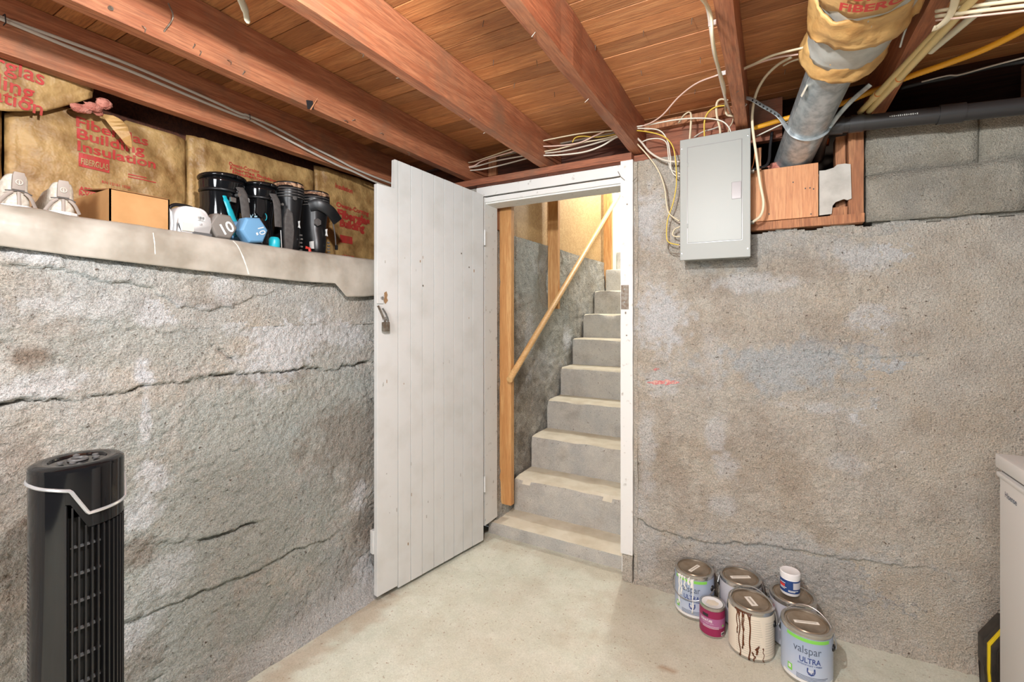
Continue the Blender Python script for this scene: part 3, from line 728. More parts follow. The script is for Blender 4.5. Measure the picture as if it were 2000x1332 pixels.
SE = pl[-1]
streak(PX(458, 500, EX).y, pl[4], PX(484, 540, EX).y, SE-.004, .0035)
streak(PX(297, 500, EX).y, pl[6]-.03, PX(300, 500, EX).y, pl[7], .0018)
streak(PX(130, 450, EX).y, pl[7]-.02, PX(160, 455, EX).y, pl[6]+.01, .0015)

# ---- insulation batts on the back of the ledge
BX = -2.25
def batt(y0, y1, z0, z1, seed, label, tilt=0.0, bx=BX, zt=None):
    puff = .03
    def d(Y, Z):
        a = np.clip((Y-y0)/(y1-y0), 0, 1); b_ = np.clip((Z-z0)/(z1-z0), 0, 1)
        e = np.clip(np.minimum(a, 1-a)/.09, 0, 1)**.5
        return bx+tilt*b_+puff*e*.7+.022*fbm(Y*6, Z*4, seed, 4)+.016*(np.abs(fbm(Y*7+Z*4, Z*3-Y*2, seed+3, 3))*2)-.012*np.exp(-((Y-y0-.04)/.008)**2)
    us = np.linspace(y0, y1, 46); vs_ = np.linspace(0, 1, 44)
    def fn(U, V):
        top = z1 if zt is None else zt(U)
        Z = z0+(top-z0)*V
        if zt is not None and tilt: pass
        return d(U, Z), U, Z
    o = link('insulation_batt', gridmesh('insulation_batt', us, vs_, fn), m_kraft)
    tag(o, label, 'insulation', 'kraft-faced insulation batts')
    md = o.modifiers.new('s', 'SOLIDIFY'); md.thickness = .004; md.offset = -1
    def put(name, bm, yy, zz, m=m_red, sl=0.0):
        return printed(name, bm, lambda a, b_: (float(d(np.array([yy+a]), np.array([zz+b_+a*sl]))[0])+.0034, yy+a, zz+b_+a*sl), m, o)
    return o, put
def topline(pts):  # (px x, y) on the batt plane -> height as a function of Y
    q = [PX(x, y, BX) for x, y in pts]; return lambda U: np.interp(U, [p.y for p in q], [p.z for p in q])
S1, S2, S3 = PX(8, 300, BX).y, PX(363, 300, BX).y, PX(613, 400, BX).y
b0, _ = batt(S1-.6, S1-.006, 1.612, 2.2, 3, 'insulation batt edge at the far left behind the first sneaker')
b1, put1 = batt(S1, S2-.004, 1.612, 2.2, 5, 'tan insulation batt with large red lettering behind the cardboard box', zt=topline([(0, 222), (110, 208), (140, 218), (200, 226), (215, 236), (225, 250), (240, 236), (300, 256), (363, 275)]))
b2, put2 = batt(S2, S3-.004, 1.612, 2.16, 8, 'tan insulation batt with faint red lettering behind the black boots', zt=lambda U: np.interp(U, [S2, S3], [2.14, 2.15]))
b3, put3 = batt(S3, 2.42, 1.612, 2.19, 12, 'crinkled yellowish insulation batt with red lettering beside the open door')
def at1(x, y): p = PX(x, y, BX+.03); return p.y, p.z
def fit(bm, width):
    lo = min(v.co.x for v in bm.verts); hi = max(v.co.x for v in bm.verts); k = width/(hi-lo)
    for v in bm.verts: v.co.x = (v.co.x-lo)*k
    return bm
def line(put, s, x0, y0, x1, hpx, bold=.012, sl=-.03, m=m_red):
    ya, za = at1(x0, y0); yb, zb = at1(x1, y0); dep = abs(F2[0]*(BX)+F2[1]*ya)
    size = hpx/FPX*dep/.70
    bm = fit(text_bm(s, size, bold*size/.1, .012), yb-ya); put('lettering', bm, ya, za, m, sl)
line(put1, 'Fiberglas', 148, 246, 289, 19, .0022, -.01); line(put1, 'Building', 150, 269, 281, 19, .0022, -.01); line(put1, 'Insulation', 151, 293, 303, 19, .0022, -.01)
ya, za = at1(154, 324); yb, zb = at1(214, 303)
put1('print_block', rect_bm(0, 0, yb-ya, .050, 8, 5), ya, za, m_red, -.03)
dep = abs(F2[0]*BX+F2[1]*ya)
put1b = lambda name, bm, yy, zz, m, sl: printed(name, bm, lambda a, b_: (BX+.0615+0*a, yy+a, zz+b_), m, b1)
def line_over(s, x0, y0, x1, hpx, m):
    ya, za = at1(x0, y0); yb, _z = at1(x1, y0); bm = fit(text_bm(s, hpx/FPX*1.95/.7, .0008, .012), yb-ya)
    o_ = put1('lettering', bm, ya, za, m, -.03); 
    for v in o_.data.vertices: v.co.x += .003
line_over('FIBERGLAS', 158, 320, 211, 10, m_kraft)
line(put1, 'ASSURED', 155, 371, 212, 8, .004); line(put1, 'R-VALUE', 155, 380, 205, 8, .004)
line(put1, 'RN 12161 152K', 200, 357, 256, 5, .001); [put1('fine_print', rect_bm(0, 0, at1(x_, 343)[0]-at1(250, 343)[0], .004, 6, 1), at1(250, y_)[0], at1(250, y_)[1], m_red, -.02) for x_, y_ in ((285, 341), (303, 346))]
line(put2, 'Owens-Corning', 448, 322, 505, 7, .002); line(put2, 'Fiberglas Building', 450, 330, 540, 6, .002); line(put2, 'Insulation', 455, 338, 515, 6, .002)
line(put2, 'R-19', 466, 364, 495, 12, .005); line(put2, 'R-19', 518, 372, 545, 10, .005)
line(put3, 'Insulation', 655, 366, 690, 9, .003); line(put3, 'Owens-Corning', 657, 403, 722, 9, .003); line(put3, 'Fiberglas', 659, 423, 724, 15, .006); line(put3, 'Building', 664, 441, 712, 14, .006)
ya, za = at1(664, 473); yb, _ = at1(689, 455); put3('print_block', rect_bm(0, 0, yb-ya, .045, 5, 4), ya, za); line(put3, 'ASSURED', 668, 505, 692, 8, .004)
# drooping upper batt
ub_y1 = PX(172, 205, -2.2).y
def ub_d(Y, V): return -2.165+.03*V+.012*np.sin(V*3.0)+.016*fbm(Y*5, V*3, 33, 3)
def ub_z(Y, V):
    zb = np.interp(Y, [PX(x, y, -2.2).y for x, y in ((0, 222), (80, 222), (130, 209), (172, 196))], [PX(x, y, -2.2).z for x, y in ((0, 222), (80, 222), (130, 209), (172, 196))])
    return zb+(2.24-zb)*V
ub = link('insulation_batt', gridmesh('upper_batt', np.linspace(-.1, ub_y1, 46), np.linspace(0, 1, 26), lambda U, V: (ub_d(U, V), U, ub_z(U, V))), m_kraft)
tag(ub, 'sagging upper insulation batt with red lettering under the far left joist', 'insulation', 'kraft-faced insulation batts')
md = ub.modifiers.new('s', 'SOLIDIFY'); md.thickness = .012; md.offset = -1
def put_ub(s, x1, y0, hpx):
    e = PX(x1, y0, -2.17); size = hpx/FPX*1.5/.7; bm = text_bm(s, size, .012*size, .012, 'LEFT'); hi = max(v.co.x for v in bm.verts)
    def f(a, b_):
        Y = e.y-hi+a; Z = e.z+b_-.06*a
        z0_ = float(ub_z(np.array([Y]), np.array([0.]))[0]); V = (Z-z0_)/(2.24-z0_)
        return (float(ub_d(np.array([Y]), np.array([V]))[0])+.004, Y, Z)
    printed('lettering', bm, f, m_red, ub)
put_ub('Fiberglas', 80, 164, 27); put_ub('Building', 62, 192, 27); put_ub('Insulation', 81, 219, 25)
# pink fibre and torn flap
def lump(c, r, seed, sq=(1, 1, 1)):
    bm = bmesh.new(); bmesh.ops.create_icosphere(bm, subdivisions=3, radius=1)
    for v in bm.verts:
        n = 1+.35*mnoise.noise(v.co*2.2+Vector((seed, 0, 0)))+.15*mnoise.noise(v.co*6); v.co = Vector((c[0]+v.co.x*r*n*sq[0], c[1]+v.co.y*r*n*sq[1], c[2]+v.co.z*r*n*sq[2]))
    return bm
obj('exposed_fiber', lump(PX(158, 212, -2.14), .020, 1, (.7, 1.5, .8)), m_pink, ub, smooth='all')
obj('exposed_fiber', lump(PX(182, 209, -2.135), .020, 7, (.7, 1.3, .8)), m_pink, ub, smooth='all')
obj('exposed_fiber', lump(PX(203, 202, -2.13), .020, 3, (.7, 1.2, .9)), m_pink, ub, smooth='all')
obj('exposed_fiber', lump(PX(192, 220, -2.15), .012, 5, (.7, 1.2, 1)), m_pink, b1, smooth='all')
bm = bmesh.new(); g = []
for i in range(9):
    t = i/8; a = PX(np.interp(t, [0, .5, 1], [198, 222, 253]), np.interp(t, [0, .5, 1], [222, 254, 290]), -2.17); b_ = PX(np.interp(t, [0, .5, .8, 1], [222, 250, 259, 257]), np.interp(t, [0, .5, .8, 1], [226, 247, 266, 290]), -2.15)
    g.append((bm.verts.new(a), bm.verts.new(b_+Vector((.012*math.sin(t*7), 0, 0)))))
for q, s in zip(g[:-1], g[1:]): bm.faces.new((q[0], q[1], s[1], s[0]))
fl = obj('torn_flap', bm, m_kraft2, b1); md = fl.modifiers.new('s', 'SOLIDIFY'); md.thickness = .003

# ---- things on the ledge
LZ = 1.613
def ledge_pt(x, X): p = PX(x, 400, X); return Vector((X, p.y, LZ+.006))
def sneaker(x, X, label, ang=0):
    c = ledge_pt(x, X); e = empty('sneaker', c, label, 'shoe', 'pair of beige sneakers', rz=ang)
    # local: heel at the origin facing +X, toe towards -X; lofted from outlines at rising heights
    lev = [(.018, .036, .014, -.278), (.035, .0375, .013, -.276), (.055, .036, .008, -.262), (.072, .0325, .006, -.215), (.086, .030, .008, -.150), (.098, .0275, .011, -.118), (.106, .024, .013, -.104)]
    bm = bmesh.new(); rings = []; n = 28
    for z, hw, xb, xf in lev:
        ring = []
        for k in range(n):
            a = 2*PI*k/n; ca, sa = math.cos(a), math.sin(a); q = lambda w_, p_: math.copysign(abs(w_)**p_, w_)
            cx, hl = (xb+xf)/2, (xb-xf)/2; ringx = cx+hl*q(ca, .75)
            zz = z-(.030*math.exp(-((ringx+.055)/.035)**2) if z > .09 else 0)
            ring.append(bm.verts.new((ringx, hw*q(sa, .6)*(1.16 if ringx < -.16 and z < .06 else 1), zz)))
        rings.append(ring)
    for a, b_ in zip(rings[:-1], rings[1:]):
        for k in range(n): bm.faces.new((a[k], a[(k+1) % n], b_[(k+1) % n], b_[k]))
    bm.faces.new(rings[0][::-1])
    inn = [bm.verts.new((v.co.x*.86-.006, v.co.y*.74, v.co.z-.004)) for v in rings[-1]]; deep = [bm.verts.new((v.co.x, v.co.y, .05)) for v in inn]
    for a, b_ in ((rings[-1], inn), (inn, deep)):
        for k in range(n): bm.faces.new((a[k], a[(k+1) % n], b_[(k+1) % n], b_[k]))
    bm.faces.new(deep); obj('upper', bm, m_knit, e, True, smooth='all')
    pts = []
    for i in range(24):
        t = i/23; pts.append((.020-.305*t, float(np.interp(t, [0, .03, .12, .4, .7, .92, 1], [.014, .028, .039, .037, .046, .036, .006]))))
    obj('sole', prism(pts+[(a, -b_) for a, b_ in pts[::-1]], lambda a, b_, t: (a, b_, t), 0, .022), m_wplastic, e, True)
    tb = obj('heel_tab', prism([(-.013, .064), (.013, .064), (.0125, .100), (.010, .111), (-.010, .111), (-.0125, .100)], lambda a, z, t: (t+.10*(z-.064), a, z), .005, .0135), m_taupe, e, True, bevel=.0015, smooth=True)
    bm = bmesh.new(); tube([(.0168, .0065*math.cos(q*PI/8), .084+.0065*math.sin(q*PI/8)) for q in range(17)], .0011, bm, 5); tube([(.0165, 0, .079), (.0172, 0, .089)], .0011, bm, 5); obj('emblem', bm, m_knit, tb, True)
    obj('tab_seam', tube(smoothpts([(.012, -.026, .058), (.0145, -.012, .060), (.0145, 0, .062), (.0145, .012, .060), (.012, .026, .054)]), .0018, seg=6), m_strap, e, True)  # dark curved line below the heel tab
    for s_ in (-1, 1):
        obj('heel_overlay', tube(smoothpts([(.013, s_*.012, .058), (.012, s_*.024, .045), (.002, s_*.036, .022)]), .0042, seg=8, flat=.5), m_taupe, e, True, smooth=True)
    obj('heel_stripe', tube([(.0135, 0, .058), (.0165, 0, .022)], .004, seg=8, flat=.6, up=(0, 1, 0)), m_taupe, e, True)
    return e
sneaker(33, -1.775, 'beige knit sneaker at the far left end of the ledge, heel towards the room', .05)
sneaker(122, -1.775, 'beige knit sneaker right beside the cardboard box, heel towards the room', -.12)

# cardboard box
A = PX(214, 368, -1.725); B = PX(331, 390, -1.725); C = PY(149, 386, A.y)
BH = .118; bz = LZ+.005
cb = empty('cardboard_box', (A.x, A.y, bz), 'open brown cardboard box between the sneakers and the white helmet-like shell', 'box')
bzt = A.z; x1, x0 = A.x, max(A.x-.28, -2.15); y0, y1 = A.y, B.y
for a, b_ in (((x1-.004, y0, bz), (x1, y1, bzt)), ((x0, y0, bz), (x0+.004, y1, bzt)), ((x0, y0, bz), (x1, y0+.004, bzt)), ((x0, y1-.004, bz), (x1, y1, bzt))):
    obj('side', box(a, b_), m_card, cb)
obj('bottom', box((x0, y0, bz), (x1, y1, bz+.004)), m_card, cb)
obj('flap', obox(((x1-.10), (y0+y1)/2, bzt+.012), (.10, 0, -.012), (0, (y1-y0)/2-.004, 0), (0, 0, .002)), m_card_in, cb)
obj('white_liner', jag(prism([(0, 0), (.100, 0), (.106, .03), (.100, .070), (.075, .095), (0, .094)], lambda a, b_, t: (x1+.004-.13+a*1.2, y1+t, bz+b_), .004, .010), .001), m_wplastic, cb)

# white moulded shell
wc = ledge_pt(373, -1.735)
wh = empty('white_shell', wc, 'white moulded plastic shell with a black rim and barcode sticker beside the cardboard box', 'shell')
bm = bmesh.new(); rings = []
for i in range(11):
    t = i/10; xx = .03-.17*t; kf = math.sin(PI*min(1, t*1.3+.12)/1.05)**.3 if t < .7 else .93
    ring = []
    for k in range(17):
        a = PI*k/16; cx, sz = math.cos(a), math.sin(a)
        sg = lambda q, e_: math.copysign(abs(q)**e_, q)
        ring.append(bm.verts.new((wc.x+xx, wc.y+.054*sg(cx, .55)*(.85+.15*kf), wc.z+.0+.098*sg(sz, .6)*(.8+.2*kf))))
    rings.append(ring)
for a, b_ in zip(rings[:-1], rings[1:]):
    for k in range(16): bm.faces.new((a[k], a[k+1], b_[k+1], b_[k]))
bm.faces.new(rings[0]); bm.faces.new(rings[-1][::-1])
bmesh.ops.bevel(bm, geom=[e for e in bm.edges if e.verts[0] in rings[0] and e.verts[1] in rings[0]], offset=.010, segments=3, affect='EDGES')
obj('shell', bm, m_wplastic, wh, smooth='all')
obj('rim', tube(smoothpts([(wc.x-.05, wc.y+.054*math.copysign(abs(math.cos(a))**.55, math.cos(a)), wc.z+.004+.104*max(0, math.sin(a))**.6) for a in [PI*(.12+.76*k/16) for k in range(17)]], 2), .006, seg=8), m_matblack, wh, smooth='all')
fx = wc.x+.032
obj('base_strip', box((fx-.02, wc.y-.01, wc.z-.002), (fx+.0, wc.y+.052, wc.z+.010)), m_grey_pl, wh, bevel=.002)
obj('sticker', obox((fx+.0008, wc.y-.024, wc.z+.022), (.0006, 0, 0), (0, .017, 0), (0, 0, .014)), m_creamlab, wh)
bc = obj('barcode', box((fx+.0004, wc.y+.004, wc.z+.050), (fx+.0010, wc.y+.028, wc.z+.064)), m_whiteprint, wh)
for k in range(9):
    yy = wc.y+.006+k*.0023; obj('bar', box((fx+.0009, yy, wc.z+.055), (fx+.0016, yy+random.choice((.0008, .0014)), wc.z+.063)), m_ink, bc)
def px_text(s, loc, size, m, parent, bold=0.0, rot=0.0, name='lettering'):
    bm = text_bm(s, size, bold, None, 'CENTER'); ca, sa = math.cos(rot), math.sin(rot)
    return printed(name, bm, lambda a, b_: (loc[0], loc[1]+a*ca-b_*sa, loc[2]+a*sa+b_*ca), m, parent)
px_text('0917', (fx+.0016, wc.y+.016, wc.z+.049), .008, m_ink, bc)
px_text('LS', (fx+.0012, wc.y+.016, wc.z+.034), .009, m_ink, wh)

# dumbbells: hexagonal heads, axis along X
def dumbbell(x, y, rad, m, label, rot, glyph, X=-1.705, hw=.034, extra=None):
    c = PX(x, y, X); c.z = LZ+.008+rad*math.cos(PI/6)*.98
    e = empty('dumbbell', (c.x, c.y, LZ), label, 'dumbbell', 'pair of ten pound dumbbells')
    for x0 in (c.x, c.x-.135):
        bm = bmesh.new(); rr = []
        for (dx, k) in ((0, .86), (-.008, 1), (-.05, 1), (-.06, .86)):
            rr.append([bm.verts.new((x0+dx, c.y+rad*k*math.cos(rot+i*PI/3), c.z+rad*k*math.sin(rot+i*PI/3))) for i in range(6)])
        for a, b_ in zip(rr[:-1], rr[1:]):
            for i in range(6): bm.faces.new((a[i], a[(i+1) % 6], b_[(i+1) % 6], b_[i]))
        bm.faces.new(rr[0]); bm.faces.new(rr[-1][::-1]); obj('head', bm, m, e, bevel=.003, smooth=True)
    obj('grip', tube([(c.x-.05, c.y, c.z), (c.x-.07, c.y, c.z), (c.x-.12, c.y, c.z), (c.x-.14, c.y, c.z)], [.014, .017, .017, .014], seg=12), m_turq, e, smooth=True)
    px_text('10', (c.x+.0012, c.y+glyph[0], c.z+glyph[1]), glyph[2], m_whiteprint, e, glyph[4], glyph[3])
    return e, c
d1, c1 = dumbbell(438, 446, .050, m_dbg, 'grey hexagonal ten pound dumbbell with a large white 10', R(0), (.016, -.022, .054, R(30), .001))
d2, c2 = dumbbell(499, 452, .054, m_dbb, 'blue hexagonal ten pound dumbbell leaning beside the grey one', R(8), (.012, -.002, .036, R(-68), .0), X=-1.70)
obj('heart_mark', obox((c2.x+.0012, c2.y+.006, c2.z-.014), (.0005, 0, 0), (0, .003, .002), (0, -.002, .004)), m_whiteprint, d2)

# boots
def boot(x, X, ztop, label, kind, yaw=0.0, lean=0.0, wide=1.0, group=None):
    c = ledge_pt(x, X); H = ztop-c.z
    e = empty('ski_boot' if kind == 'ski' else 'snowboard_boot', c, label, 'boot', group, rz=yaw)
    # local: toe towards -X, calf near the origin
    bm = bmesh.new(); rings = []; n = 20
    lev = [(0, .046, -.085, .130), (.12, .050, -.085, .135), (.28, .052, -.07, .12), (.42, .050, -.045, .085), (.58, .050, -.028, .070), (.78, .055, -.025, .072), (.93, .060, -.022, .076), (1, .059, -.022, .075)]
    for t, hw, cx, hl in lev:
        ring = []
        for k in range(n):
            a = 2*PI*k/n; q = lambda v, p_: math.copysign(abs(v)**p_, v)
            ring.append(bm.verts.new((cx+hl*q(math.cos(a), .85)+lean*t*t*.04, hw*wide*q(math.sin(a), .85), .012+(H-.012)*t)))
        rings.append(ring)
    for a, b_ in zip(rings[:-1], rings[1:]):
        for k in range(n): bm.faces.new((a[k], a[(k+1) % n], b_[(k+1) % n], b_[k]))
    bm.faces.new(rings[0][::-1])
    inner = [bm.verts.new((v.co.x*.82-.004, v.co.y*.8, v.co.z-.004)) for v in rings[-1]]; deep = [bm.verts.new((v.co.x*.8, v.co.y*.96, v.co.z-.05)) for v in inner]
    for a, b_ in ((rings[-1], inner), (inner, deep)):
        for k in range(n): bm.faces.new((a[k], a[(k+1) % n], b_[(k+1) % n], b_[k]))
    bm.faces.new(deep)
    obj('shell', bm, m_black if kind == 'ski' else m_matblack, e, True, smooth='all')
    # sole
    pts = []
    for i in range(20):
        t = i/19; xx = .052-.27*t; hw = float(np.interp(t, [0, .08, .3, .6, .85, 1], [.012, .036, .038, .044, .042, .012])); pts.append((xx, hw))
    obj('sole', prism(pts+[(a, -b_) for a, b_ in pts[::-1]], lambda a, b_, t: (a, b_, t), 0, .016), m_matblack, e, True)
    top = H; cx = -.022+lean*.04
    def hoop(name, z, rx, ry, r, m, flat=1.0, a0=0, a1=2*PI, tilt=0.0, nn=28):
        pts = [(cx+rx*math.cos(a0+(a1-a0)*k/nn), ry*math.sin(a0+(a1-a0)*k/nn), z+tilt*math.cos(a0+(a1-a0)*k/nn)) for k in range(nn+1)]
        return obj(name, tube(pts, r, seg=8, flat=flat), m, e, True, smooth='all')
    if kind == 'ski':
        hoop('collar', top, .078, .060*wide, .009, m_black, 1, tilt=.006)
        hoop('cuff_edge', top-.055, .077, .058*wide, .007, m_matblack)
    else:
        hoop('liner', top+.004, .070, .054*wide, .011, m_fuzz, .8)
        hoop('liner_rim', top+.014, .070, .054*wide, .006, m_matblack)
        for k in range(4): hoop('cuff_rib', top-.012-.013*k, .0775, .061*wide, .0022, m_strap)
    return e, c, H
def bl(e, name, bm, m, **k): return obj(name, bm, m, e, True, **k)
GR1, GR2 = 'glossy black and turquoise boots', 'matt black boots with tan liners'
b, c, H = boot(438, -1.975, PX(440, 352, -1.975).z, 'glossy black boot with a turquoise side brace behind the grey dumbbell', 'ski', R(8), .3, 1.36, GR1)
bl(b, 'side_brace', tube(smoothpts([(.050, -.036, H*.72), (.060, -.032, H*.62), (.064, -.016, H*.46), (.066, .004, H*.28), (.06, .012, .03)]), [.009]*4+[.012]*6+[.014]*6+[.017]*9, seg=10, flat=.45, up=(0, 1, 0)), m_turq, smooth=True)
bl(b, 'buckle', obox((.066, -.012, H*.68), (.006, 0, 0), (0, .012, 0), (0, 0, .010)), m_steel, bevel=.002)
bl(b, 'buckle_knob', tube([(.060, .008, H*.76), (.078, .008, H*.76)], .008, seg=10), m_steel)
bl(b, 'hanging_strap', tube(smoothpts([(.050, .026, H*.92), (.074, .028, H*.78), (.080, .036, H*.50), (.078, .052, H*.12)]), .021, seg=10, flat=.16, up=(0, 1, 0)), m_strap, smooth=True)
bl(b, 'strap_clip', obox((.052, .060, H*.74), (.005, 0, 0), (0, .011, .001), (0, -.002, .009)), m_silver, bevel=.001)
bl(b, 'cuff_plate', prism([(.040, .90), (.076, .84), (.084, .62), (.07, .50), (.045, .55)], lambda q, z, t: (t, q, H*z), .028, .044), m_matblack, bevel=.004)
for k in range(3): bl(b, 'rivet', tube([(.040, .05+.012*k, H*(.86-.05*k)), (.050, .05+.012*k, H*(.86-.05*k))], .004, seg=8), m_steel)
bl(b, 'pale_chevron', tube([(.050, .064, H*.56), (.056, .078, H*.48), (.050, .092, H*.54)], .008, seg=6, flat=.3), m_sky)
bl(b, 'pale_chevron', tube([(.050, .072, H*.44), (.056, .084, H*.36), (.052, .096, H*.30)], .004, seg=6, flat=.4), m_sky)
b, c, H = boot(509, -1.975, PX(513, 368, -1.975).z, 'glossy black boot with a hanging charcoal strap behind the blue dumbbell', 'ski', R(4), .2, 1.16, GR1)
bl(b, 'hanging_strap', tube(smoothpts([(.056, .018, H*.90), (.072, .026, H*.75), (.072, .034, H*.40)]), .019, seg=10, flat=.16, up=(0, 1, 0)), m_strap, smooth=True)
bl(b, 'side_print', obox((.056, -.058, H*.35), (.001, 0, 0), (0, .005, .0), (0, -.004, .035)), m_whiteprint)
bl(b, 'buckle', tube([(.064, .052, H*.76), (.078, .052, H*.76)], .006, seg=10), m_steel)
bl(b, 'curl_print', tube([(.060, -.026+.012*math.cos(a), H*.52+.016*math.sin(a)) for a in [-1.2+.3*k for k in range(9)]], .0015, seg=5), m_turq)
bl(b, 'white_edge', tube([(.066, .050, H*.36), (.066, .056, H*.05)], .0018, seg=5), m_whiteprint)
for k in range(5): bl(b, 'side_lettering', obox((.058, -.064+.004*k, H*(.50-.05*k)), (.0012, 0, 0), (0, .006, .0015), (0, -.001, .003)), m_sky)
bl(b, 'cuff_plate', prism([(-.05, .80), (-.012, .86), (-.01, .62), (-.03, .50), (-.055, .56)], lambda q, z, t: (t, q, H*z), .036, .050), m_matblack, bevel=.004)
q = PX(536, 470, -1.745); tag(obj('turquoise_cap', lathe([(.0, 0), (.019, 0), (.021, .006), (.021, .030), (.018, .038), (.014, .042), (.0, .042)], c=(q.x, q.y, LZ+.003), seg=20), m_turq, smooth=True), 'small turquoise cylinder between the blue dumbbell and the matt black boot', 'cylinder')
b, c, H = boot(566, -1.965, PX(560, 366, -1.965).z, 'matt black boot with a tan liner, left of the last boot', 'board', R(-3), .2, 1.06, GR2)
bl(b, 'rivet', lathe([(0, 0), (.010, 0), (.010, .004), (.005, .006), (0, .006)], c=(0, 0, 0), seg=14), m_strap, smooth=True).matrix_basis = Matrix.Translation((.058, -.012, H*.82)) @ Matrix.Rotation(R(90), 4, 'Y')
bl(b, 'lacing_panel', prism([(-.045, .66), (-.02, .60), (-.012, .35), (-.02, .08), (-.055, .06), (-.058, .5)], lambda a, z, t: (t, a, H*z), .040, .057), m_strap, bevel=.004)
bl(b, 'white_logo', prism([(.008, .50), (.016, .51), (.014, .46), (.018, .40), (.008, .41), (.011, .45)], lambda a, z, t: (t, a, H*z), .052, .0565), m_whiteprint)
for k in range(5): bl(b, 'lace_hook', obox((.056, .020+.003*(k % 2), H*(.30-.055*k)), (.005, 0, 0), (0, .005, 0), (0, 0, .004)), m_steel if k % 2 else m_strap, bevel=.001)
bl(b, 'red_pull_tab', tube([(.062, .040, H*.13), (.066, .058, H*.12), (.068, .062, H*.02)], .007, seg=8, flat=.4), m_redpl)
b, c, H = boot(617, -1.955, PX(611, 383, -1.955).z, 'matt black boot with a wide loose strap, nearest the open door', 'board', R(-8), .1, 1.14, GR2)
bl(b, 'loose_strap', tube(smoothpts([(.030, -.050, H*.80), (.062, -.020, H*.83), (.075, .030, H*.76), (.060, .082, H*.62)]), .026, seg=10, flat=.14, up=(.3, 0, 1)), m_matblack, smooth=True)
bl(b, 'heel_badge', lathe([(0, 0), (.02, 0), (.018, .005), (0, .007)], seg=6), m_strap).matrix_basis = Matrix.Translation((.054, -.022, H*.56)) @ Matrix.Rotation(R(90), 4, 'Y')
bl(b, 'white_logo', prism([(.022, .47), (.030, .48), (.028, .42), (.032, .36), (.022, .37), (.025, .42)], lambda a, z, t: (t, a, H*z), .046, .054), m_whiteprint)
bl(b, 'white_logo', prism([(-.050, .25), (-.036, .26), (-.034, .14), (-.048, .14)], lambda a, z, t: (t, a, H*z), .030, .046), m_whiteprint)
bl(b, 'lace_cord', tube(smoothpts([(.05, .06, H*.62), (.055, .070, H*.4), (.05, .078, H*.22)]), .003, seg=6), m_strap)
bl(b, 'cord_lock', obox((.05, .080, H*.2), (.006, 0, 0), (0, .006, 0), (0, 0, .012)), m_matblack, bevel=.002)
for k in range(5): bl(b, 'lace_hook', obox((.052, .036+.002*(k % 2), H*(.26-.05*k)), (.005, 0, 0), (0, .005, 0), (0, 0, .004)), m_steel if k % 2 else m_strap, bevel=.001)
# ---- tower fan
fc = Vector((-1.425, .432, 0)); FR = .083; FZ = 1.008; fa = R(31)   # fa: direction the front faces
fan = empty('tower_fan', fc, 'glossy black tower fan with silver trim in front of the left wall', 'fan')
def fp(a, r, z): return fc+Vector((r*math.cos(fa+a), r*math.sin(fa+a), z))   # a measured from the front
lathe_at = lambda prof, seg=56: lathe(prof, c=(fc.x, fc.y, 0), seg=seg)
obj('base', lathe_at([(0, 0), (.135, 0), (.138, .008), (.13, .018), (.05, .03), (.045, .06), (0, .06)]), m_matblack, fan, smooth=True)
obj('core', lathe_at([(0, .06), (.060, .06), (.062, .1), (.062, FZ-.12), (0, FZ-.12)]), m_dark, fan, smooth=True)
# glossy shell panel (open where the grille is)
def arc_panel(name, a0, a1, z0, z1, r0, r1, m, n=24, zt=None, zb=None, parent=fan):
    bm = bmesh.new(); g = []
    for i in range(n+1):
        a = a0+(a1-a0)*i/n; top = zt(a) if zt else z1; bot = zb(a) if zb else z0
        g.append([bm.verts.new(fp(a, r, z)) for r, z in ((r0, bot), (r1, bot), (r1, top), (r0, top))])
    for p_, q in zip(g[:-1], g[1:]):
        for k in range(4): bm.faces.new((p_[k], p_[(k+1) % 4], q[(k+1) % 4], q[k]))
    bm.faces.new(g[0]); bm.faces.new(g[-1][::-1])
    return obj(name, bm, m, parent, smooth=True)
GA = R(66)
tz = lambda a: float(np.interp(abs(a), [0, R(36), R(56), R(75), R(110), R(180)], [FZ-.108, FZ-.108, FZ-.05, FZ-.044, FZ-.036, FZ-.03]))
arc_panel('front_shell', GA-R(4), R(118), .05, FZ, .074, FR, m_black, 24, zt=lambda a: tz(a)-.004)
arc_panel('front_shell', -R(118), -GA+R(4), .05, FZ, .074, FR, m_black, 24, zt=lambda a: tz(a)-.004)
arc_panel('front_header', -GA, GA, FZ-.16, FZ, .070, FR-.0005, m_black, 40, zb=lambda a: tz(a)-.034+.0*a, zt=lambda a: tz(a)-.004)
arc_panel('grille_foot', -GA, GA, .05, .10, .074, FR, m_black, 30)
arc_panel('cap', -PI, PI, FZ-.05, FZ-.012, .060, FR+.001, m_black, 72, zb=lambda a: tz(a), zt=lambda a: FZ-.012)
obj('silver_trim', tube([fp(a, FR+.0015, tz(a)-.002) for a in np.linspace(-R(150), R(150), 121)], .0038, seg=8), m_silver, fan, smooth=True)
top = obj('top', lathe_at([(0, FZ-.02), (.084, FZ-.013), (.083, FZ-.006), (.076, FZ-.001), (.066, FZ), (.052, FZ-.002), (.050, FZ-.006), (.0, FZ-.005)]), m_black, fan, smooth=True)
obj('control_ring', lathe_at([(.012, FZ-.004), (.013, FZ), (.018, FZ), (.019, FZ-.004)]), m_grey_pl, top, smooth=True)
for a in (-1.9, -1.1, .4, 1.2, 2.4):
    q = fp(a, .034, FZ-.003); obj('button', lathe([(0, 0), (.006, 0), (.006, .003), (.004, .004), (0, .004)], c=q, seg=14), m_grey_pl, top, smooth=True)
gr = obj('grille_frame', tube([fp(-GA, .079, .1), fp(-GA, .079, FZ-.15)], .004, seg=6), m_matblack, fan)
n = 17
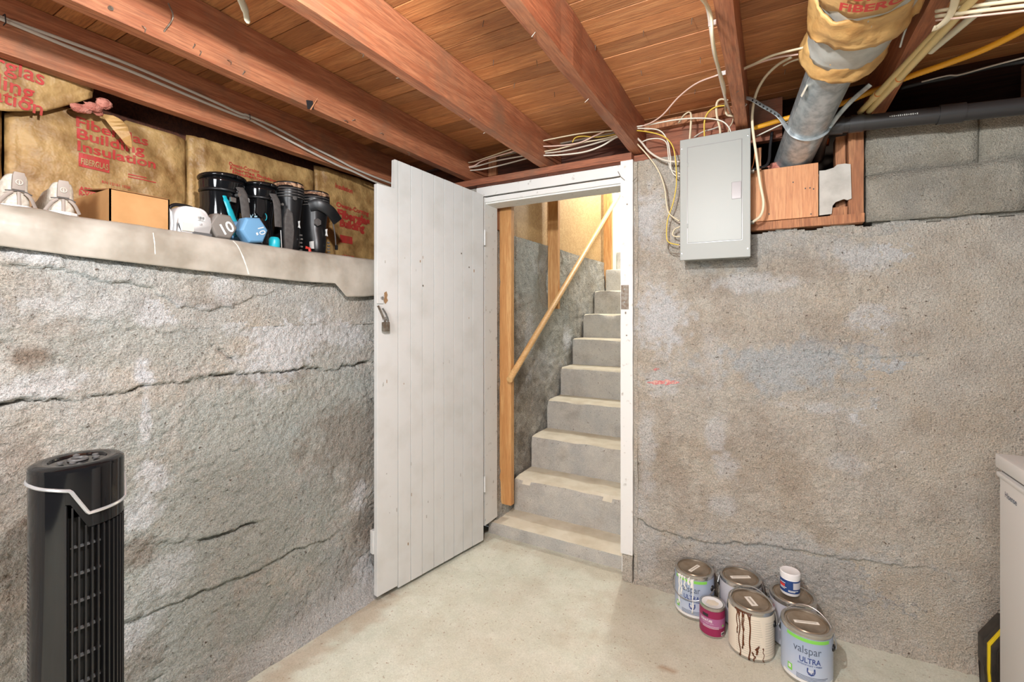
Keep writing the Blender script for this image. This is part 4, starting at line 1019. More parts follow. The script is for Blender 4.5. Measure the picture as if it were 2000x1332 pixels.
for k in range(n):
    a = -GA+R(4)+(2*GA-R(8))*k/(n-1)
    ct, st_ = math.cos(fa+a), math.sin(fa+a)
    q = fp(a, .078, 0)
    obj('grille_slat', obox((q.x, q.y, (.1+tz(a)-.036)/2), Vector((ct, st_, 0))*.005, Vector((-st_, ct, 0))*.0016, (0, 0, (tz(a)-.036-.1)/2)), m_matblack, fan)
for k in range(12):
    z = .14+k*.062
    if z > FZ-.17: break
    arc_panel('louver', -GA+R(8), GA-R(8), z, z+.003, .060, .073, m_grey_pl, 24)
# rear intake: stacked ribs
arc_panel('rear_post', R(176), R(184), .05, FZ-.05, .070, FR, m_matblack, 4)
for k in range(78):
    z = .06+k*.0102
    arc_panel('intake_rib', R(118), R(242), z, z+.0042, .070, FR, m_strap, 14)
arc_panel('rear_shell', R(118), R(242), FZ-.19, FZ-.03, .072, FR, m_black, 24)

# ---- electrical panel
PYF = 2.18
pa, pb = PY(1328, 273.7, PYF), PY(1466, 501.2, PYF); x0, x1, z0, z1 = pa.x, pb.x, pb.z, pa.z-.001
ep = empty('electrical_panel', ((x0+x1)/2, 2.28, z0), 'grey steel electrical breaker panel mounted on the back wall', 'electrical panel')
obj('enclosure', box((x0+.006, PYF+.008, z0+.006), (x1-.006, 2.288, z1-.006)), m_panel, ep)
cv = obj('cover', box((x0, PYF, z0), (x1, PYF+.008, z1)), m_panel, ep, bevel=.0025)
for (xx, zz) in ((x0+.007, z1-.04), (x1-.010, z1-.03), (x0+.007, z0+.03), (x1-.010, z0+.035)):
    obj('screw', lathe([(0, 0), (.0038, 0), (.0032, .002), (0, .0024)], seg=12), m_steel, cv).matrix_basis = Matrix.Translation((xx, PYF, zz)) @ Matrix.Rotation(R(90), 4, 'X')
da, db = PY(1343, 289, PYF), PY(1449, 465, PYF)
dx0, dx1, dz0, dz1 = da.x, db.x, PY(1343, 475, PYF).z, da.z
obj('door_recess', box((dx0-.0022, PYF-.0004, dz0-.0022), (dx1+.0022, PYF+.001, dz1+.0022)), m_latch, cv)
pdr = obj('panel_door', box((dx0, PYF-.0034, dz0), (dx1, PYF+.001, dz1)), m_paneld, ep, bevel=.0014)
la_, lb_ = PY(1429, 356, PYF-.004), PY(1448, 387, PYF-.004)
lt = obj('latch', box((la_.x, PYF-.0050, lb_.z), (lb_.x, PYF-.003, la_.z)), m_latch, pdr, bevel=.0012)
for zz in (.82, .18):
    z = dz0+(dz1-dz0)*zz; obj('hinge', box((dx0-.002, PYF-.0052, z-.009), (dx0+.003, PYF-.001, z+.009)), m_panel, pdr, bevel=.001)
for (px_, py_, d) in ((1329, 345, -1), (1329, 435, -1), (1329, 480, -1), (1329, 316, -1), (1467, 434, 1), (1467, 335, 1)):
    q = PY(px_, py_, 2.235); xx = x0+.004 if d < 0 else x1-.004
    obj('cable_clamp', tube([(xx, 2.235, q.z), (xx+d*.016, 2.235, q.z)], .010, seg=10), m_rust, ep)

# ---- cables
def cable(label, pts, m, r=.0052, flat=.55, name='cable', cat='cable', group='electrical cables', n=6):
    w = [PX(p[0], p[1], p[2]) if p[2] < 0 else PY(*p) for p in pts]
    return tag(obj(name, tube(smoothpts(w, n), r, seg=8, flat=flat, up=(0, 1, 0)), m, smooth='all'), label, cat, group)
G = 2.245
cable('cream cable arching over to the top of the panel at its right end', [(1222, 250, 2.23), (1260, 245, 2.22), (1320, 234, 2.21), (1372, 231, 2.21), (1408, 236, 2.22), (1424, 250, 2.23), (1428, 266, 2.235)], m_white_c)
cable('thin pale pink cable rising from the joist edge to the bundle by the next joist', [(1222, 248, 2.24), (1255, 246, 2.22), (1290, 228, 2.16), (1325, 190, 2.08), (1360, 163, 2.0), (1403, 146, 1.93)], m_pinkw, .0036, .8)
cable('white cable dropping steeply into the upper left side of the panel', [(1224, 252, 2.24), (1262, 251, 2.23), (1290, 256, 2.22), (1304, 276, 2.225), (1309, 305, 2.23), (1311, 330, 2.235), (1318, 342, 2.235), (1330, 345, 2.235)], m_white_c)
cable('bright yellow cable looping down the whole left side of the panel', [(1226, 254, 2.24), (1262, 257, 2.21), (1295, 266, 2.2), (1314, 286, 2.2), (1320, 320, 2.21), (1321, 360, 2.22), (1315, 395, 2.23), (1304, 430, 2.24), (1302, 462, 2.24), (1308, 474, 2.24), (1330, 479, 2.235)], m_yellow, .0048)
cable('shiny grey cable curving from the joist into the upper left of the panel', [(1236, 262, 2.25), (1252, 277, 2.24), (1268, 296, 2.235), (1288, 309, 2.235), (1308, 315, 2.235), (1330, 316, 2.235)], m_greyc, .0062, .8)
cable('thick cream cable sweeping from the joist down to the middle left of the panel', [(1224, 254, 2.25), (1240, 276, 2.24), (1262, 300, 2.235), (1284, 330, 2.235), (1297, 362, 2.235), (1302, 398, 2.235), (1308, 418, 2.235), (1330, 434, 2.235)], m_cream, .006)
cable('short white cable bowing behind the yellow one left of the panel', [(1252, 278, 2.26), (1268, 272, 2.25), (1288, 271, 2.245), (1302, 280, 2.245), (1306, 310, 2.245), (1310, 330, 2.245), (1330, 340, 2.24)], m_white_c, .0045)
cable('stubby cream cable kinked beside the lower left of the panel', [(1330, 442, 2.24), (1318, 448, 2.25), (1314, 458, 2.25), (1320, 462, 2.245), (1330, 462, 2.24)], m_cream, .006)
cable('thin brown wire hanging behind the yellow cable at the panel bottom', [(1304, 470, 2.27), (1304, 485, 2.27), (1312, 494, 2.27), (1330, 496, 2.265)], m_rust, .0025, 1)
# runs along joist five into the panel top
cable('long cream cable clipped down the side of the joist above the panel', [(1362, -12, -.150), (1378, 6, -.143), (1389, 30, -.137), (1392, 70, -.138), (1399, 115, -.140), (1409, 150, -.140), (1416, 175, -.142), (1417, 210, 2.2), (1420, 224, 2.25), (1432, 226, 2.26)], m_cream, .0062, .6)
cable('twisted pale cable running down the joist beside the long cream one', [(1372, -10, -.153), (1383, 20, -.151), (1390, 70, -.151), (1395, 105, -.152), (1403, 135, -.152), (1411, 170, -.151), (1419, 200, -.148), (1428, 222, 2.25)], m_greyc, .005, .7)
cable('flat cream cable making a tall loop into the panel top', [(1422, 196, 2.2), (1408, 194, 2.21), (1400, 202, 2.22), (1400, 225, 2.23), (1406, 250, 2.235), (1407, 268, 2.24)], m_cream, .0062)
cable('short yellow cable arching into the panel top', [(1416, 206, 2.2), (1398, 209, 2.21), (1383, 220, 2.22), (1376, 238, 2.23), (1376, 270, 2.24)], m_yellow, .005)
cable('bent cream cable standing above the left half of the panel top', [(1326, 240, 2.30), (1335, 226, 2.26), (1346, 219, 2.25), (1350, 226, 2.24), (1349, 250, 2.24), (1347, 275, 2.24)], m_cream, .0058)
cable('dusty grey cable lying low behind the panel top', [(1356, 268, 2.31), (1372, 258, 2.3), (1392, 252, 2.3), (1408, 246, 2.31)], m_greyc, .006)
cable('small cream cable slanting behind the joist end above the panel', [(1433, 226, 2.3), (1430, 240, 2.29), (1424, 250, 2.28), (1422, 262, 2.27)], m_cream, .005)
# right of the panel
cable('cream cable hanging in a long bow down the right side of the panel', [(1545, 112, 1.9), (1520, 126, 1.98), (1495, 150, 2.06), (1478, 180, 2.12), (1470, 215, 2.16), (1470, 250, 2.18), (1478, 310, 2.19), (1484, 355, 2.2), (1491, 395, 2.2), (1486, 420, 2.21), (1470, 434, 2.23)], m_cream, .0055)
cable('upper cream cable crossing the bay between joist and wrapped duct', [(1448, 136, 1.88), (1475, 124, 1.84), (1510, 108, 1.78), (1570, 93, 1.72)], m_cream, .0055)
cable('thin pink cable just under the cream one beside the wrapped duct', [(1448, 137, 1.88), (1490, 120, 1.84), (1530, 110, 1.80), (1572, 104, 1.76)], m_pinkw, .0034, 1)
cable('pale cable curling out below the end of the wrapped duct', [(1530, 128, 1.98), (1545, 120, 1.93), (1565, 114, 1.88), (1580, 112, 1.86)], m_cream, .0032, 1)
cable('straight white cable running behind the bare duct near the panel', [(1478, 266, 2.28), (1505, 253, 2.26), (1540, 238, 2.24), (1620, 214, 2.2)], m_white_c, .005)
cable('black wire curving from the right side of the panel into the wall opening', [(1466, 333, 2.235), (1480, 328, 2.25), (1495, 324, 2.28), (1502, 312, 2.31), (1504, 288, 2.34), (1508, 258, 2.36)], m_blackc, .006, 1)
cable('thin brown wire hanging vertically close to the right of the panel', [(1470, 262, 2.25), (1474, 290, 2.25), (1472, 316, 2.25), (1468, 330, 2.245)], m_copper, .0022, 1)
# bundles through the joists over the doorway
def run(lab, pts, m=m_cream, r=.0052, flat=.6): cable(lab, pts, m, r, flat, group='cable bundles over the doorway')
run('upper cream cable of the left bundle over the doorway', [(873, 318, 2.25), (890, 317, 2.25), (920, 317, 2.24), (950, 308, 2.24), (1005, 289, 2.24)])
run('pinkish cable of the left bundle over the doorway', [(873, 320, 2.25), (900, 326, 2.25), (925, 324, 2.24), (945, 313, 2.24), (1008, 294, 2.24)], m_pinkw, .0038, 1)
run('middle grey cable of the left bundle over the doorway', [(897, 331, 2.25), (930, 325, 2.25), (970, 314, 2.25), (1025, 304, 2.25)], m_greyc, .006)
run('lowest grey cable of the left bundle over the doorway', [(897, 334, 2.26), (940, 331, 2.26), (985, 321, 2.26), (1030, 309, 2.26)], m_greyc, .006)
run('topmost cream cable between the two middle joists', [(1029, 282, 2.22), (1080, 271, 2.22), (1140, 260, 2.22), (1196, 255, 2.22), (1226, 250, 2.22)])
run('thin pink cable under the topmost one between the middle joists', [(1030, 286, 2.22), (1085, 285, 2.22), (1130, 279, 2.22), (1160, 266, 2.22), (1182, 256, 2.22)], m_pinkw, .0036, 1)
run('olive yellow cable between the two middle joists', [(1118, 278, 2.24), (1124, 269, 2.24), (1140, 266, 2.24), (1165, 268, 2.24), (1205, 262, 2.24), (1230, 256, 2.24)], m_yellow, .0042)
run('cream cable in the centre of the bundle between the middle joists', [(1045, 299, 2.235), (1090, 291, 2.235), (1135, 279, 2.235), (1180, 271, 2.235), (1226, 258, 2.235)])
run('grey cable in the centre of the bundle between the middle joists', [(1045, 301, 2.245), (1095, 296, 2.245), (1145, 285, 2.245), (1190, 272, 2.245), (1228, 262, 2.245)], m_greyc, .0062)
run('lowest white cable sagging between the two middle joists', [(1046, 304, 2.225), (1090, 303, 2.225), (1140, 297, 2.225), (1175, 285, 2.225), (1202, 269, 2.225), (1226, 258, 2.225)], m_white_c, .006)
# two long cables along the far left joist
for k, (lab, o) in enumerate((('upper of the two long grey cables stapled along the far left joist', 0), ('lower of the two long grey cables stapled along the far left joist', 1))):
    pp = [(-60, 8), (0, 33), (130, 80+o*7), (260, 129+o*9), (400, 190+o*7), (470, 222+o*3), (485, 226+o*3), (540, 250+o*8), (600, 282+o*8), (660, 312+o*8), (690, 328+o*4), (730, 345+o*6), (775, 362+o*6)]
    w_ = [PX(x, y+o*3, -2.055+.004*o) for x, y in pp]
    tag(obj('cable', tube(smoothpts(w_, 5), .0062, seg=8, flat=.6), m_greyc, smooth='all'), lab, 'cable', 'grey cables along the joist')
for (x, y) in ((8, 37), (486, 229)):
    q = PX(x, y, -2.05); obj('staple', tube([q+Vector((-.015, 0, .014)), q+Vector((.008, 0, .012)), q+Vector((.008, .002, -.012)), q+Vector((-.015, .002, -.014))], .0016, seg=6), m_blackc, JO[0])
for (x, y, j) in ((1391, 45, 4), (1411, 143, 4)):
    q = PX(x, y, -.139); obj('staple', obox(q, (.010, 0, 0), (0, .0012, 0), (0, 0, .007)), m_steel, JO[j])

# ---- duct with insulation wrap
D0, D1, D2, D3 = Vector((.078, 2.47, 2.015)), Vector((.182, 1.87, 2.175)), Vector((.222, 1.57, 2.195)), Vector((.222, 1.1, 2.20))
axis = smoothpts([D0, D1, D2, D3], 10)
def ax_pt(t):
    f = t*(len(axis)-1); i = min(int(f), len(axis)-2); return axis[i].lerp(axis[i+1], f-i)
def sleeve(t0, t1, rfun, m, parent, name, n=16, seg=48, amp=0.0, seed=0, th=.004, edge=0.0):
    bm = bmesh.new(); rings = []
    for i in range(n+1):
        t = t0+(t1-t0)*i/n; p = ax_pt(t); tt = (ax_pt(min(1, t+.02))-ax_pt(max(0, t-.02))).normalized()
        a = Vector((0, 0, 1)); a = (a-tt*a.dot(tt)).normalized(); b_ = tt.cross(a); ring = []
        for k in range(seg):
            an = 2*PI*k/seg; r = rfun(i/n, an); nn = mnoise.noise(Vector((math.cos(an)*2.5+seed, math.sin(an)*2.5, t*14)))
            r += amp*nn+amp*.5*mnoise.noise(Vector((math.cos(an)*7+seed, math.sin(an)*7, t*40)))
            pos = p+(a*math.cos(an)+b_*math.sin(an))*r
            if edge and i == 0: pos += tt*edge*mnoise.noise(Vector((math.cos(an)*3+seed, math.sin(an)*3, seed)))
            pos.z = min(pos.z, CZ-.004)
            ring.append(bm.verts.new(pos))
        rings.append(ring)
    for q, s in zip(rings[:-1], rings[1:]):
        for k in range(seg): bm.faces.new((q[k], q[(k+1) % seg], s[(k+1) % seg], s[k]))
    o = obj(name, bm, m, parent, smooth='all')
    if th: md = o.modifiers.new('s', 'SOLIDIFY'); md.thickness = th
    return o
du = empty('duct', D0, 'round galvanized duct rising out of the wall opening, its upper end wrapped in insulation', 'duct')
dp = sleeve(0, .99, lambda s, a: .073, m_galv, du, 'pipe', 30, 40, th=.002)
obj('seam', tube([ax_pt(t)+Vector((-.0735*math.cos(.35)-.0, 0, -.0735*math.sin(.35))) for t in np.linspace(.02, .5, 14)], .004, seg=6, flat=.6), m_galv, dp)
q = ax_pt(.315)+Vector((-.068, -.01, -.034)); obj('paper_tag', obox(q, (.002, 0, -.003), (.004, -.013, .004), (.009, .012, .022)), m_creamlab, dp)
w1 = sleeve(.432, .53, lambda s, a: .120-.014*s, m_kraft2, du, 'wrap_layer', 10, 72, .009, 2, .005, .016)
sleeve(.442, .55, lambda s, a: .108-.006*s, m_kraft2, du, 'wrap_layer', 10, 72, .006, 5, .005, .014)
sleeve(.450, .55, lambda s, a: .097-.003*s, m_kraft2, du, 'wrap_layer', 10, 72, .005, 8, .005, .012)
bm = bmesh.new()
for an in np.linspace(0, 2*PI, 33)[:-1]:
    p = ax_pt(.436)+Vector((math.cos(an), .02*math.sin(an*3), math.sin(an)))*(.079+.004*math.sin(an*5)); l_ = lump(p, .011, an*3, (1, .8, 1)); me_ = bpy.data.meshes.new('x'); l_.to_mesh(me_); bm.from_mesh(me_); bpy.data.meshes.remove(me_); l_.free()
obj('fiber_edge', bm, m_pink, du, smooth='all')
sleeve(.50, .76, lambda s, a: .110, m_tape, du, 'tape_band', 10, 48, .005, 3, .002)
sleeve(.695, .785, lambda s, a: .134-.010*s+.004*math.cos(a-2.0), m_kraft2, du, 'wrap_layer', 10, 72, .013, 9, .006, .026)
sleeve(.74, .88, lambda s, a: .121, m_tape, du, 'tape_band', 8, 48, .005, 6, .002)
w4 = sleeve(.803, .99, lambda s, a: .129, m_kraft2, du, 'wrap_layer', 12, 56, .008, 13, .006, .014)
def duct_print(s, t0, ang0, size):
    bm = text_bm(s, size, .0015, .01)
    def f(a, b_):
        t = t0+b_/1.5; p = ax_pt(min(.99, t)); an = ang0+a/.14
        return p+Vector((math.sin(an)*.1365, 0, -math.cos(an)*.1365))
    printed('lettering', bm, f, m_red, w4)
for k, s in enumerate(('FIBERGLAS', 'BUILDING', 'INSULATION')): duct_print(s, .83+k*.03, -.62, .042)
st = empty('hanger_strap', D1, 'perforated steel hanger strap looped under the bare duct', 'strap')
# strap: joist four side, under the duct, up to joist five
def ringp(t, an, r):
    p = ax_pt(t); tt = (ax_pt(t+.02)-ax_pt(t-.02)).normalized(); a = Vector((0, 0, 1)); a = (a-tt*a.dot(tt)).normalized(); b_ = tt.cross(a)
    return p+(a*math.cos(an)+b_*math.sin(an))*r
probe = [ringp(.17, an, .076) for an in np.linspace(PI/2, 3*PI/2, 9)]
if probe[0].x > probe[-1].x: probe = probe[::-1]
sp_ = [PY(1440, 196, 2.10), PY(1462, 192, 2.09), PY(1490, 207, 2.10), PY(1520, 226, 2.13)]+probe[1:-1]+[PY(1640, 222, 2.1), PY(1665, 195, 2.06), PY(1700, 165, 1.98)]
bd = obj('band', tube(smoothpts(sp_, 5), .0085, seg=8, flat=.12, up=(0, .3, 1)), m_galv, st, smooth='all')
for t in np.linspace(0, 1, 8):
    q = PY(1470, 196, 2.09).lerp(PY(1520, 226, 2.12), t); obj('hole', obox(q+Vector((0, -.004, -.001)), (.003, 0, 0), (0, .0015, 0), (0, 0, .003)), m_dark, bd)

# ---- pipes and lines at the upper right
ab = empty('drain_pipe', (1.0, 2.215, 2.05), 'black plastic drain pipe running along the top of the block wall', 'pipe')
q0, q1 = PY(1640, 245, 2.20), PY(2000, 207, 2.20); dirv = (q1-q0).normalized()
def apipe(a, b_, r, name): obj(name, tube([q0+dirv*a, q0+dirv*b_], r, seg=28), m_abs, ab, smooth=True)
Lp = (q1-q0).length
apipe(.0, Lp+.6, .029, 'pipe'); t_ = (PY(1857, 222, 2.20)-q0).length; apipe(t_-.035, t_+.035, .034, 'coupling'); apipe(-.03, .012, .034, 'coupling'); apipe(.03, .075, .033, 'coupling')
obj('elbow', tube(smoothpts([q0+dirv*-.02, q0+dirv*-.05+Vector((0, .02, -.004)), q0+dirv*-.062+Vector((0, .09, -.02)), q0+dirv*-.06+Vector((0, .25, -.05))], 5), .031, seg=20), m_abs, ab, smooth='all')
def text_pipe(s, a, size, m):
    bm = text_bm(s, size, .0, None); printed('lettering', bm, lambda u, v: q0+dirv*(a+u)+Vector((0, -.0296*math.cos(v/.03-.3), .0296*math.sin(v/.03-.3))), m, ab)
for k in range(14): obj('stamped_print', obox(q0+dirv*((PY(1735, 235, 2.2)-q0).length+k*.006)+Vector((0, -.0292, .004)), dirv*.0016, (0, .0006, 0), (0, 0, .0028 if k % 3 else .0016)), m_tape, ab)
def pipe(label, a, b_, r, m, coup=None, cat='pipe', group=None, name='water_pipe'):
    e = empty(name, a, label, cat, group); a, b_ = Vector(a), Vector(b_)
    obj('tube', tube([a, b_], r, seg=16), m, e, smooth=True)
    for c_ in (coup or []):
        p = a.lerp(b_, c_); d = (b_-a).normalized()
        k_ = obj('coupling', tube([p-d*.02, p+d*.02], r*1.28, seg=16), m, e, smooth=True)
        for s in (-1, 1): obj('glue_ring', tube([p+d*s*.020, p+d*s*.0235], r*1.12, seg=16), m_copper, k_, smooth=True)
    return e
cp0, cp1 = PZ(1680, 219, 2.135), PZ(1895, -6, 2.115); pipe('left of the two cream water pipes crossing under the joist', cp0, cp0.lerp(cp1, 1.5), .0105, m_cpvc, [.14], group='cream water pipes')
cp0, cp1 = PZ(1698, 217, 2.125), PZ(1897, 2, 2.095); pipe('right of the two cream water pipes crossing under the joist', cp0, cp0.lerp(cp1, 1.5), .0105, m_cpvc, [.25], group='cream water pipes')
cp0, cp1 = PZ(1818, 100, 2.14), PZ(1950, -10, 2.14); pipe('whitish pipe splitting off to the right of the cream water pipes', cp0, cp0.lerp(cp1, 1.4), .0095, m_wpipe)
gp = [(1474, 250, 2.27), (1530, 233, 2.24), (1630, 207, 2.2), (1700, 180, 2.16), (1770, 152, 2.12), (1850, 124, 2.07), (1930, 93, 2.02), (2010, 52, 1.95), (2080, 10, 1.88)]
w_ = smoothpts([PY(*p) for p in gp], 24); ga = obj('gas_line', tube(w_, [.0098+.0009*(i % 2) for i in range(len(w_))], seg=14), m_gas, smooth='all')
tag(ga, 'orange-yellow corrugated gas line running behind the duct to the upper right corner', 'gas line')
cable('thick black cable sagging across the dark bay above the drain pipe', [(1760, 172, 2.30), (1810, 160, 2.3), (1860, 150, 2.28), (1930, 132, 2.25), (2010, 118, 2.2)], m_blackc, .0085, .9)
cable('pale cable lying on the black one in the dark bay', [(1800, 160, 2.28), (1850, 148, 2.27), (1875, 146, 2.26), (1940, 128, 2.22), (2010, 110, 2.18)], m_greyc, .0035, .8)
for k, (y0, y1) in enumerate(((22, -2), (32, 10), (40, 20))):
    cable(['uppermost', 'middle', 'lowest'][k]+' pale cable crossing the joists in the upper right corner', [(1828, y0, 1.55), (1900, (y0+y1)/2+2, 1.5), (2010, y1, 1.42)], (m_cream, m_cream, m_pinkw)[k], (.0055, .0055, .003)[k], .7)
cable('loose strip of cream cable dangling beside the cream pipes', [(1868, -10, 1.45), (1862, 15, 1.5), (1850, 38, 1.53), (1832, 53, 1.55), (1822, 56, 1.55)], m_cream, .009, .3)
cable('thin white wire hanging from the wrapped duct', [(1790, 10, 1.55), (1768, 60, 1.6), (1758, 92, 1.63)], m_tape, .004, .6)

# ---- wall opening: frame, plywood, drywall scrap
FY = 2.315
def fr(name, a, b_, z0, z1, y0, y1, m, label, cat, amp=.0015): return tag(obj(name, rough_box((a, y0, z0), (b_, y1, z1), .05, amp, int(abs(a)*99), 10), m), label, cat)
fx0, fx1 = PY(1656, 400, FY).x, PY(1687, 400, FY).x
fr('frame_post', fx0+.002, fx1, 1.758, 2.105, FY, FY+.09, m_frame, 'upright wooden post framing the right side of the wall opening', 'post')
fr('frame_post', fx0-.036, fx0-.001, 1.80, 2.10, FY+.05, FY+.13, m_frame, 'inner wooden post set back beside the right frame post', 'post')
fr('frame_plate', RECX0+.005, fx1, 1.720, 1.756, FY-.012, FY+.09, m_frame, 'horizontal wooden plate along the bottom of the wall opening', 'plate', .0025)
fr('frame_block', PY(1622, 400, FY).x, fx0-.001, 1.757, 1.792, FY+.001, FY+.06, m_frame, 'short wood block behind the torn corner of the drywall scrap', 'block')
p0, p1 = PY(1472, 326, FY-.02), PY(1598, 433, FY-.02)
pw = tag(obj('plywood_patch', prism([(RECX0-.03, 1.757), (p1.x, 1.757), (p1.x, PY(1597, 318, FY-.02).z), (RECX0-.03, PY(1480, 333, FY-.02).z)], lambda a, b_, t: (a, t, b_), FY-.024, FY-.013), m_ply2, bevel=.001), 'orange plywood square covering the wall opening beside the panel', 'plywood')
for (x, y) in ((1549, 356), (1502, 418), (1584, 418), (1573, 368), (1582, 367), (1589, 369)):
    q = PY(x, y, FY-.025); obj('screw_hole', obox(q, (.0022, 0, 0), (0, .001, 0), (0, 0, .0025)), m_ink, pw)
dr = [(1600, 421), (1600, 334), (1612, 333), (1628, 328), (1635, 322), (1650, 320), (1661, 321), (1663, 388), (1655, 391), (1648, 389), (1632, 395), (1626, 402), (1624, 418)]
tag(obj('drywall_scrap', prism([(PY(x, y, FY-.006).x, PY(x, y, FY-.006).z) for x, y in dr], lambda a, b_, t: (a, t, b_), FY-.010, FY-.0005), m_dry), 'broken grey drywall scrap between the plywood square and the post', 'drywall')
tag(obj('insulation_tuft', lump((PY(1535, 325, 2.36).x, 2.37, PY(1535, 322, 2.36).z), .03, 4, (2.4, .7, .7)), m_pink, smooth='all'), 'pink insulation tuft stuffed under the foot of the duct', 'insulation')
fr('crawl_board', PY(1560, 310, 2.5).x, PY(1665, 310, 2.5).x, 1.93, 1.985, 2.5, 2.53, m_frame, 'rough board lying inside the dark wall opening', 'board', .004)
tag(obj('copper_stub', tube([PY(1612, 284, 2.42), PY(1614, 272, 2.42)], .013, seg=14), m_copper, smooth=True), 'short copper pipe stub inside the dark wall opening', 'pipe')
tag(obj('splintered_stick', rough_box((PY(1478, 270, 2.35).x, 2.345, 1.80), (PY(1487, 270, 2.35).x, 2.36, 2.10), .03, .004, 3, 20), m_frame), 'splintered upright stick between panel and duct', 'stick')

# ---- hanging strip at the top edge
hp = PZ(484, 46, 2.19)
tag(obj('hanging_strip', tube(smoothpts([hp+Vector((-.004, -.10, .16)), hp+Vector((0, -.05, .10)), hp+Vector((.002, -.012, .04)), hp]), [.016]*8+[.012]*6+[.009]*4+[.004], seg=10, flat=.25), m_wpipe, smooth='all'), 'cream strip hanging down between the joists at the top edge', 'strip')

# ---- paint cans
TOC = lambda c: math.atan2(-c[1], -c[0])     # direction to the camera
def can_root(name, px_, py_, h, label, cat, group=None, rz=None, z=0):
    c = PZ(px_, py_, z+h); e = empty(name, (c.x, c.y, z), label, cat, group, rz=TOC(c) if rz is None else rz); return e
def band(r, z0, z1, a0=-PI, a1=PI, n=48, bm=None, th=.0006):
    bm = bm or bmesh.new(); g = []
    for i in range(n+1):
        a = a0+(a1-a0)*i/n; g.append([bm.verts.new((q*math.cos(a), q*math.sin(a), z)) for q, z in ((r, z0), (r+th, z0), (r+th, z1), (r, z1))])
    for p_, q in zip(g[:-1], g[1:]):
        for k in range(4): bm.faces.new((p_[k], p_[(k+1) % 4], q[(k+1) % 4], q[k]))
    return bm
def on_can(r, a0, z0): return lambda u, v: (r*math.cos(a0+u/r), r*math.sin(a0+u/r), z0+v)
def can_text(e, s, r, a0, z0, size, m, bold=0., width=None, sh=0):
    bm = text_bm(s, size, bold, .006, 'CENTER')
    if width:
        lo = min(v.co.x for v in bm.verts); hi = max(v.co.x for v in bm.verts)
        for v in bm.verts: v.co.x = (v.co.x-(lo+hi)/2)*width/(hi-lo)
    return printed('lettering', bm, on_can(r, a0, z0), m, e, True)
CR, CH = .0825, .19
def gallon(e, body, ear, bail_tilt, r=CR, h=CH, stick=None, lidmat=m_lid, seed=0, bail=True):
    obj('can', lathe([(0, .003), (r-.004, .003), (r-.001, 0), (r, .003), (r, h-.012), (r-.001, h-.008), (r-.012, h-.008), (0, h-.009)], seg=56), m_rim, e, True, smooth=True)
    obj('label', band(r+.0003, .010, h-.016, n=72), body, e, True, smooth=True)
    obj('rim', lathe([(r-.010, h-.008), (r-.010, h), (r-.006, h+.002), (r+.001, h), (r+.002, h-.006), (r+.0005, h-.012)], seg=56, close=False), m_rim, e, True, smooth=True)
    ld = obj('lid', lathe([(0, h-.005), (r-.030, h-.005), (r-.026, h-.002), (r-.020, h-.002), (r-.017, h-.006), (r-.012, h-.006), (r-.0105, h-.001)], seg=56, close=False), lidmat, e, True, smooth=True)
    if stick:
        a, L, W = stick; ca, sa = math.cos(a), math.sin(a)
        s_ = obj('lid_sticker', obox((stick[3] if len(stick) > 3 else 0, 0, h-.0042), (ca*L/2, sa*L/2, 0), (-sa*W/2, ca*W/2, 0), (0, 0, .0006)), m_sticker, ld, True)
        obj('sticker_print', obox((stick[3] if len(stick) > 3 else 0, 0, h-.0034), (ca*L*.4, sa*L*.4, 0), (-sa*W*.16, ca*W*.16, 0), (0, 0, .0003)), m_creamln, s_, True)
    if bail:
        ex = Vector((math.cos(ear), math.sin(ear), 0)); br = r+.010; zE = h*.70
        for s in (-1, 1):
            p = ex*s*r; o = obj('ear', lathe([(0, 0), (.013, 0), (.012, .004), (.006, .008), (0, .008)], seg=18), m_matblack, e, True, smooth=True)
            o.matrix_basis = Matrix.Translation((p.x, p.y, zE)) @ Vector((ex.x*s, ex.y*s, 0)).to_track_quat('Z', 'Y').to_matrix().to_4x4()
        n_ = Vector((-ex.y, ex.x, 0)); upv = Vector((0, 0, 1))*math.cos(bail_tilt)+n_*math.sin(bail_tilt); pts = []
        for k in range(29):
            t = PI*k/28; pts.append(ex*(br*math.cos(t))+upv*(br*1.12*math.sin(t))+Vector((0, 0, zE)))
        pts = [ex*(r+.003)+Vector((0, 0, zE))]+pts+[ex*-(r+.003)+Vector((0, 0, zE))]
        obj('handle', tube(pts, .0021, seg=8), m_steel, e, True, smooth=True)
def valspar(e, a0, r=CR):
    rr = r+.0014
    obj('green_stripe', band(r+.0010, CH-.030, CH-.018, a0-R(48), a0+R(52), 30), m_green, e, True)
    can_text(e, 'valspar', rr, a0, .118, .040, m_slate, 0, .090)
    can_text(e, 'ULTRA', rr, a0+R(6), .086, .027, m_navy, .0005, .068)
    can_text(e, 'INTERIOR PAINT + PRIMER', rr, a0+R(6), .076, .008, m_navy, .0001, .078)
    bm = bmesh.new(); prs = [(-.013, .070), (.013, .070), (.0135, .056), (.009, .047), (0, .043), (-.009, .047), (-.0135, .056)]
    vs_ = [bm.verts.new(on_can(rr, a0+R(8), 0)(u, v)) for u, v in prs]; bm.faces.new(vs_); sd = obj('shield', bm, m_navy, e, True)
    can_text(sd, '4IN1', rr+.0006, a0+R(8), .056, .010, m_whiteprint, .0003); can_text(sd, 'COVERAGE', rr+.0006, a0+R(8), .051, .0035, m_whiteprint)
    gb = obj('green_badge', band(r+.0010, .032, .056, a0-R(46), a0-R(34), 6), m_green, e, True); obj('badge_mark', band(r+.0018, .040, .052, a0-R(43), a0-R(37), 4), m_whiteprint, gb, True)
    for k in range(4): obj('fine_print', band(r+.0010, .036-.005*k, .0375-.005*k, a0-R(24), a0+R(48-6*k), 16), m_slate, e, True)
    obj('white_foot', band(r+.0009, .010, .022, a0-R(60), a0+R(70), 40), m_whiteprint, e, True)
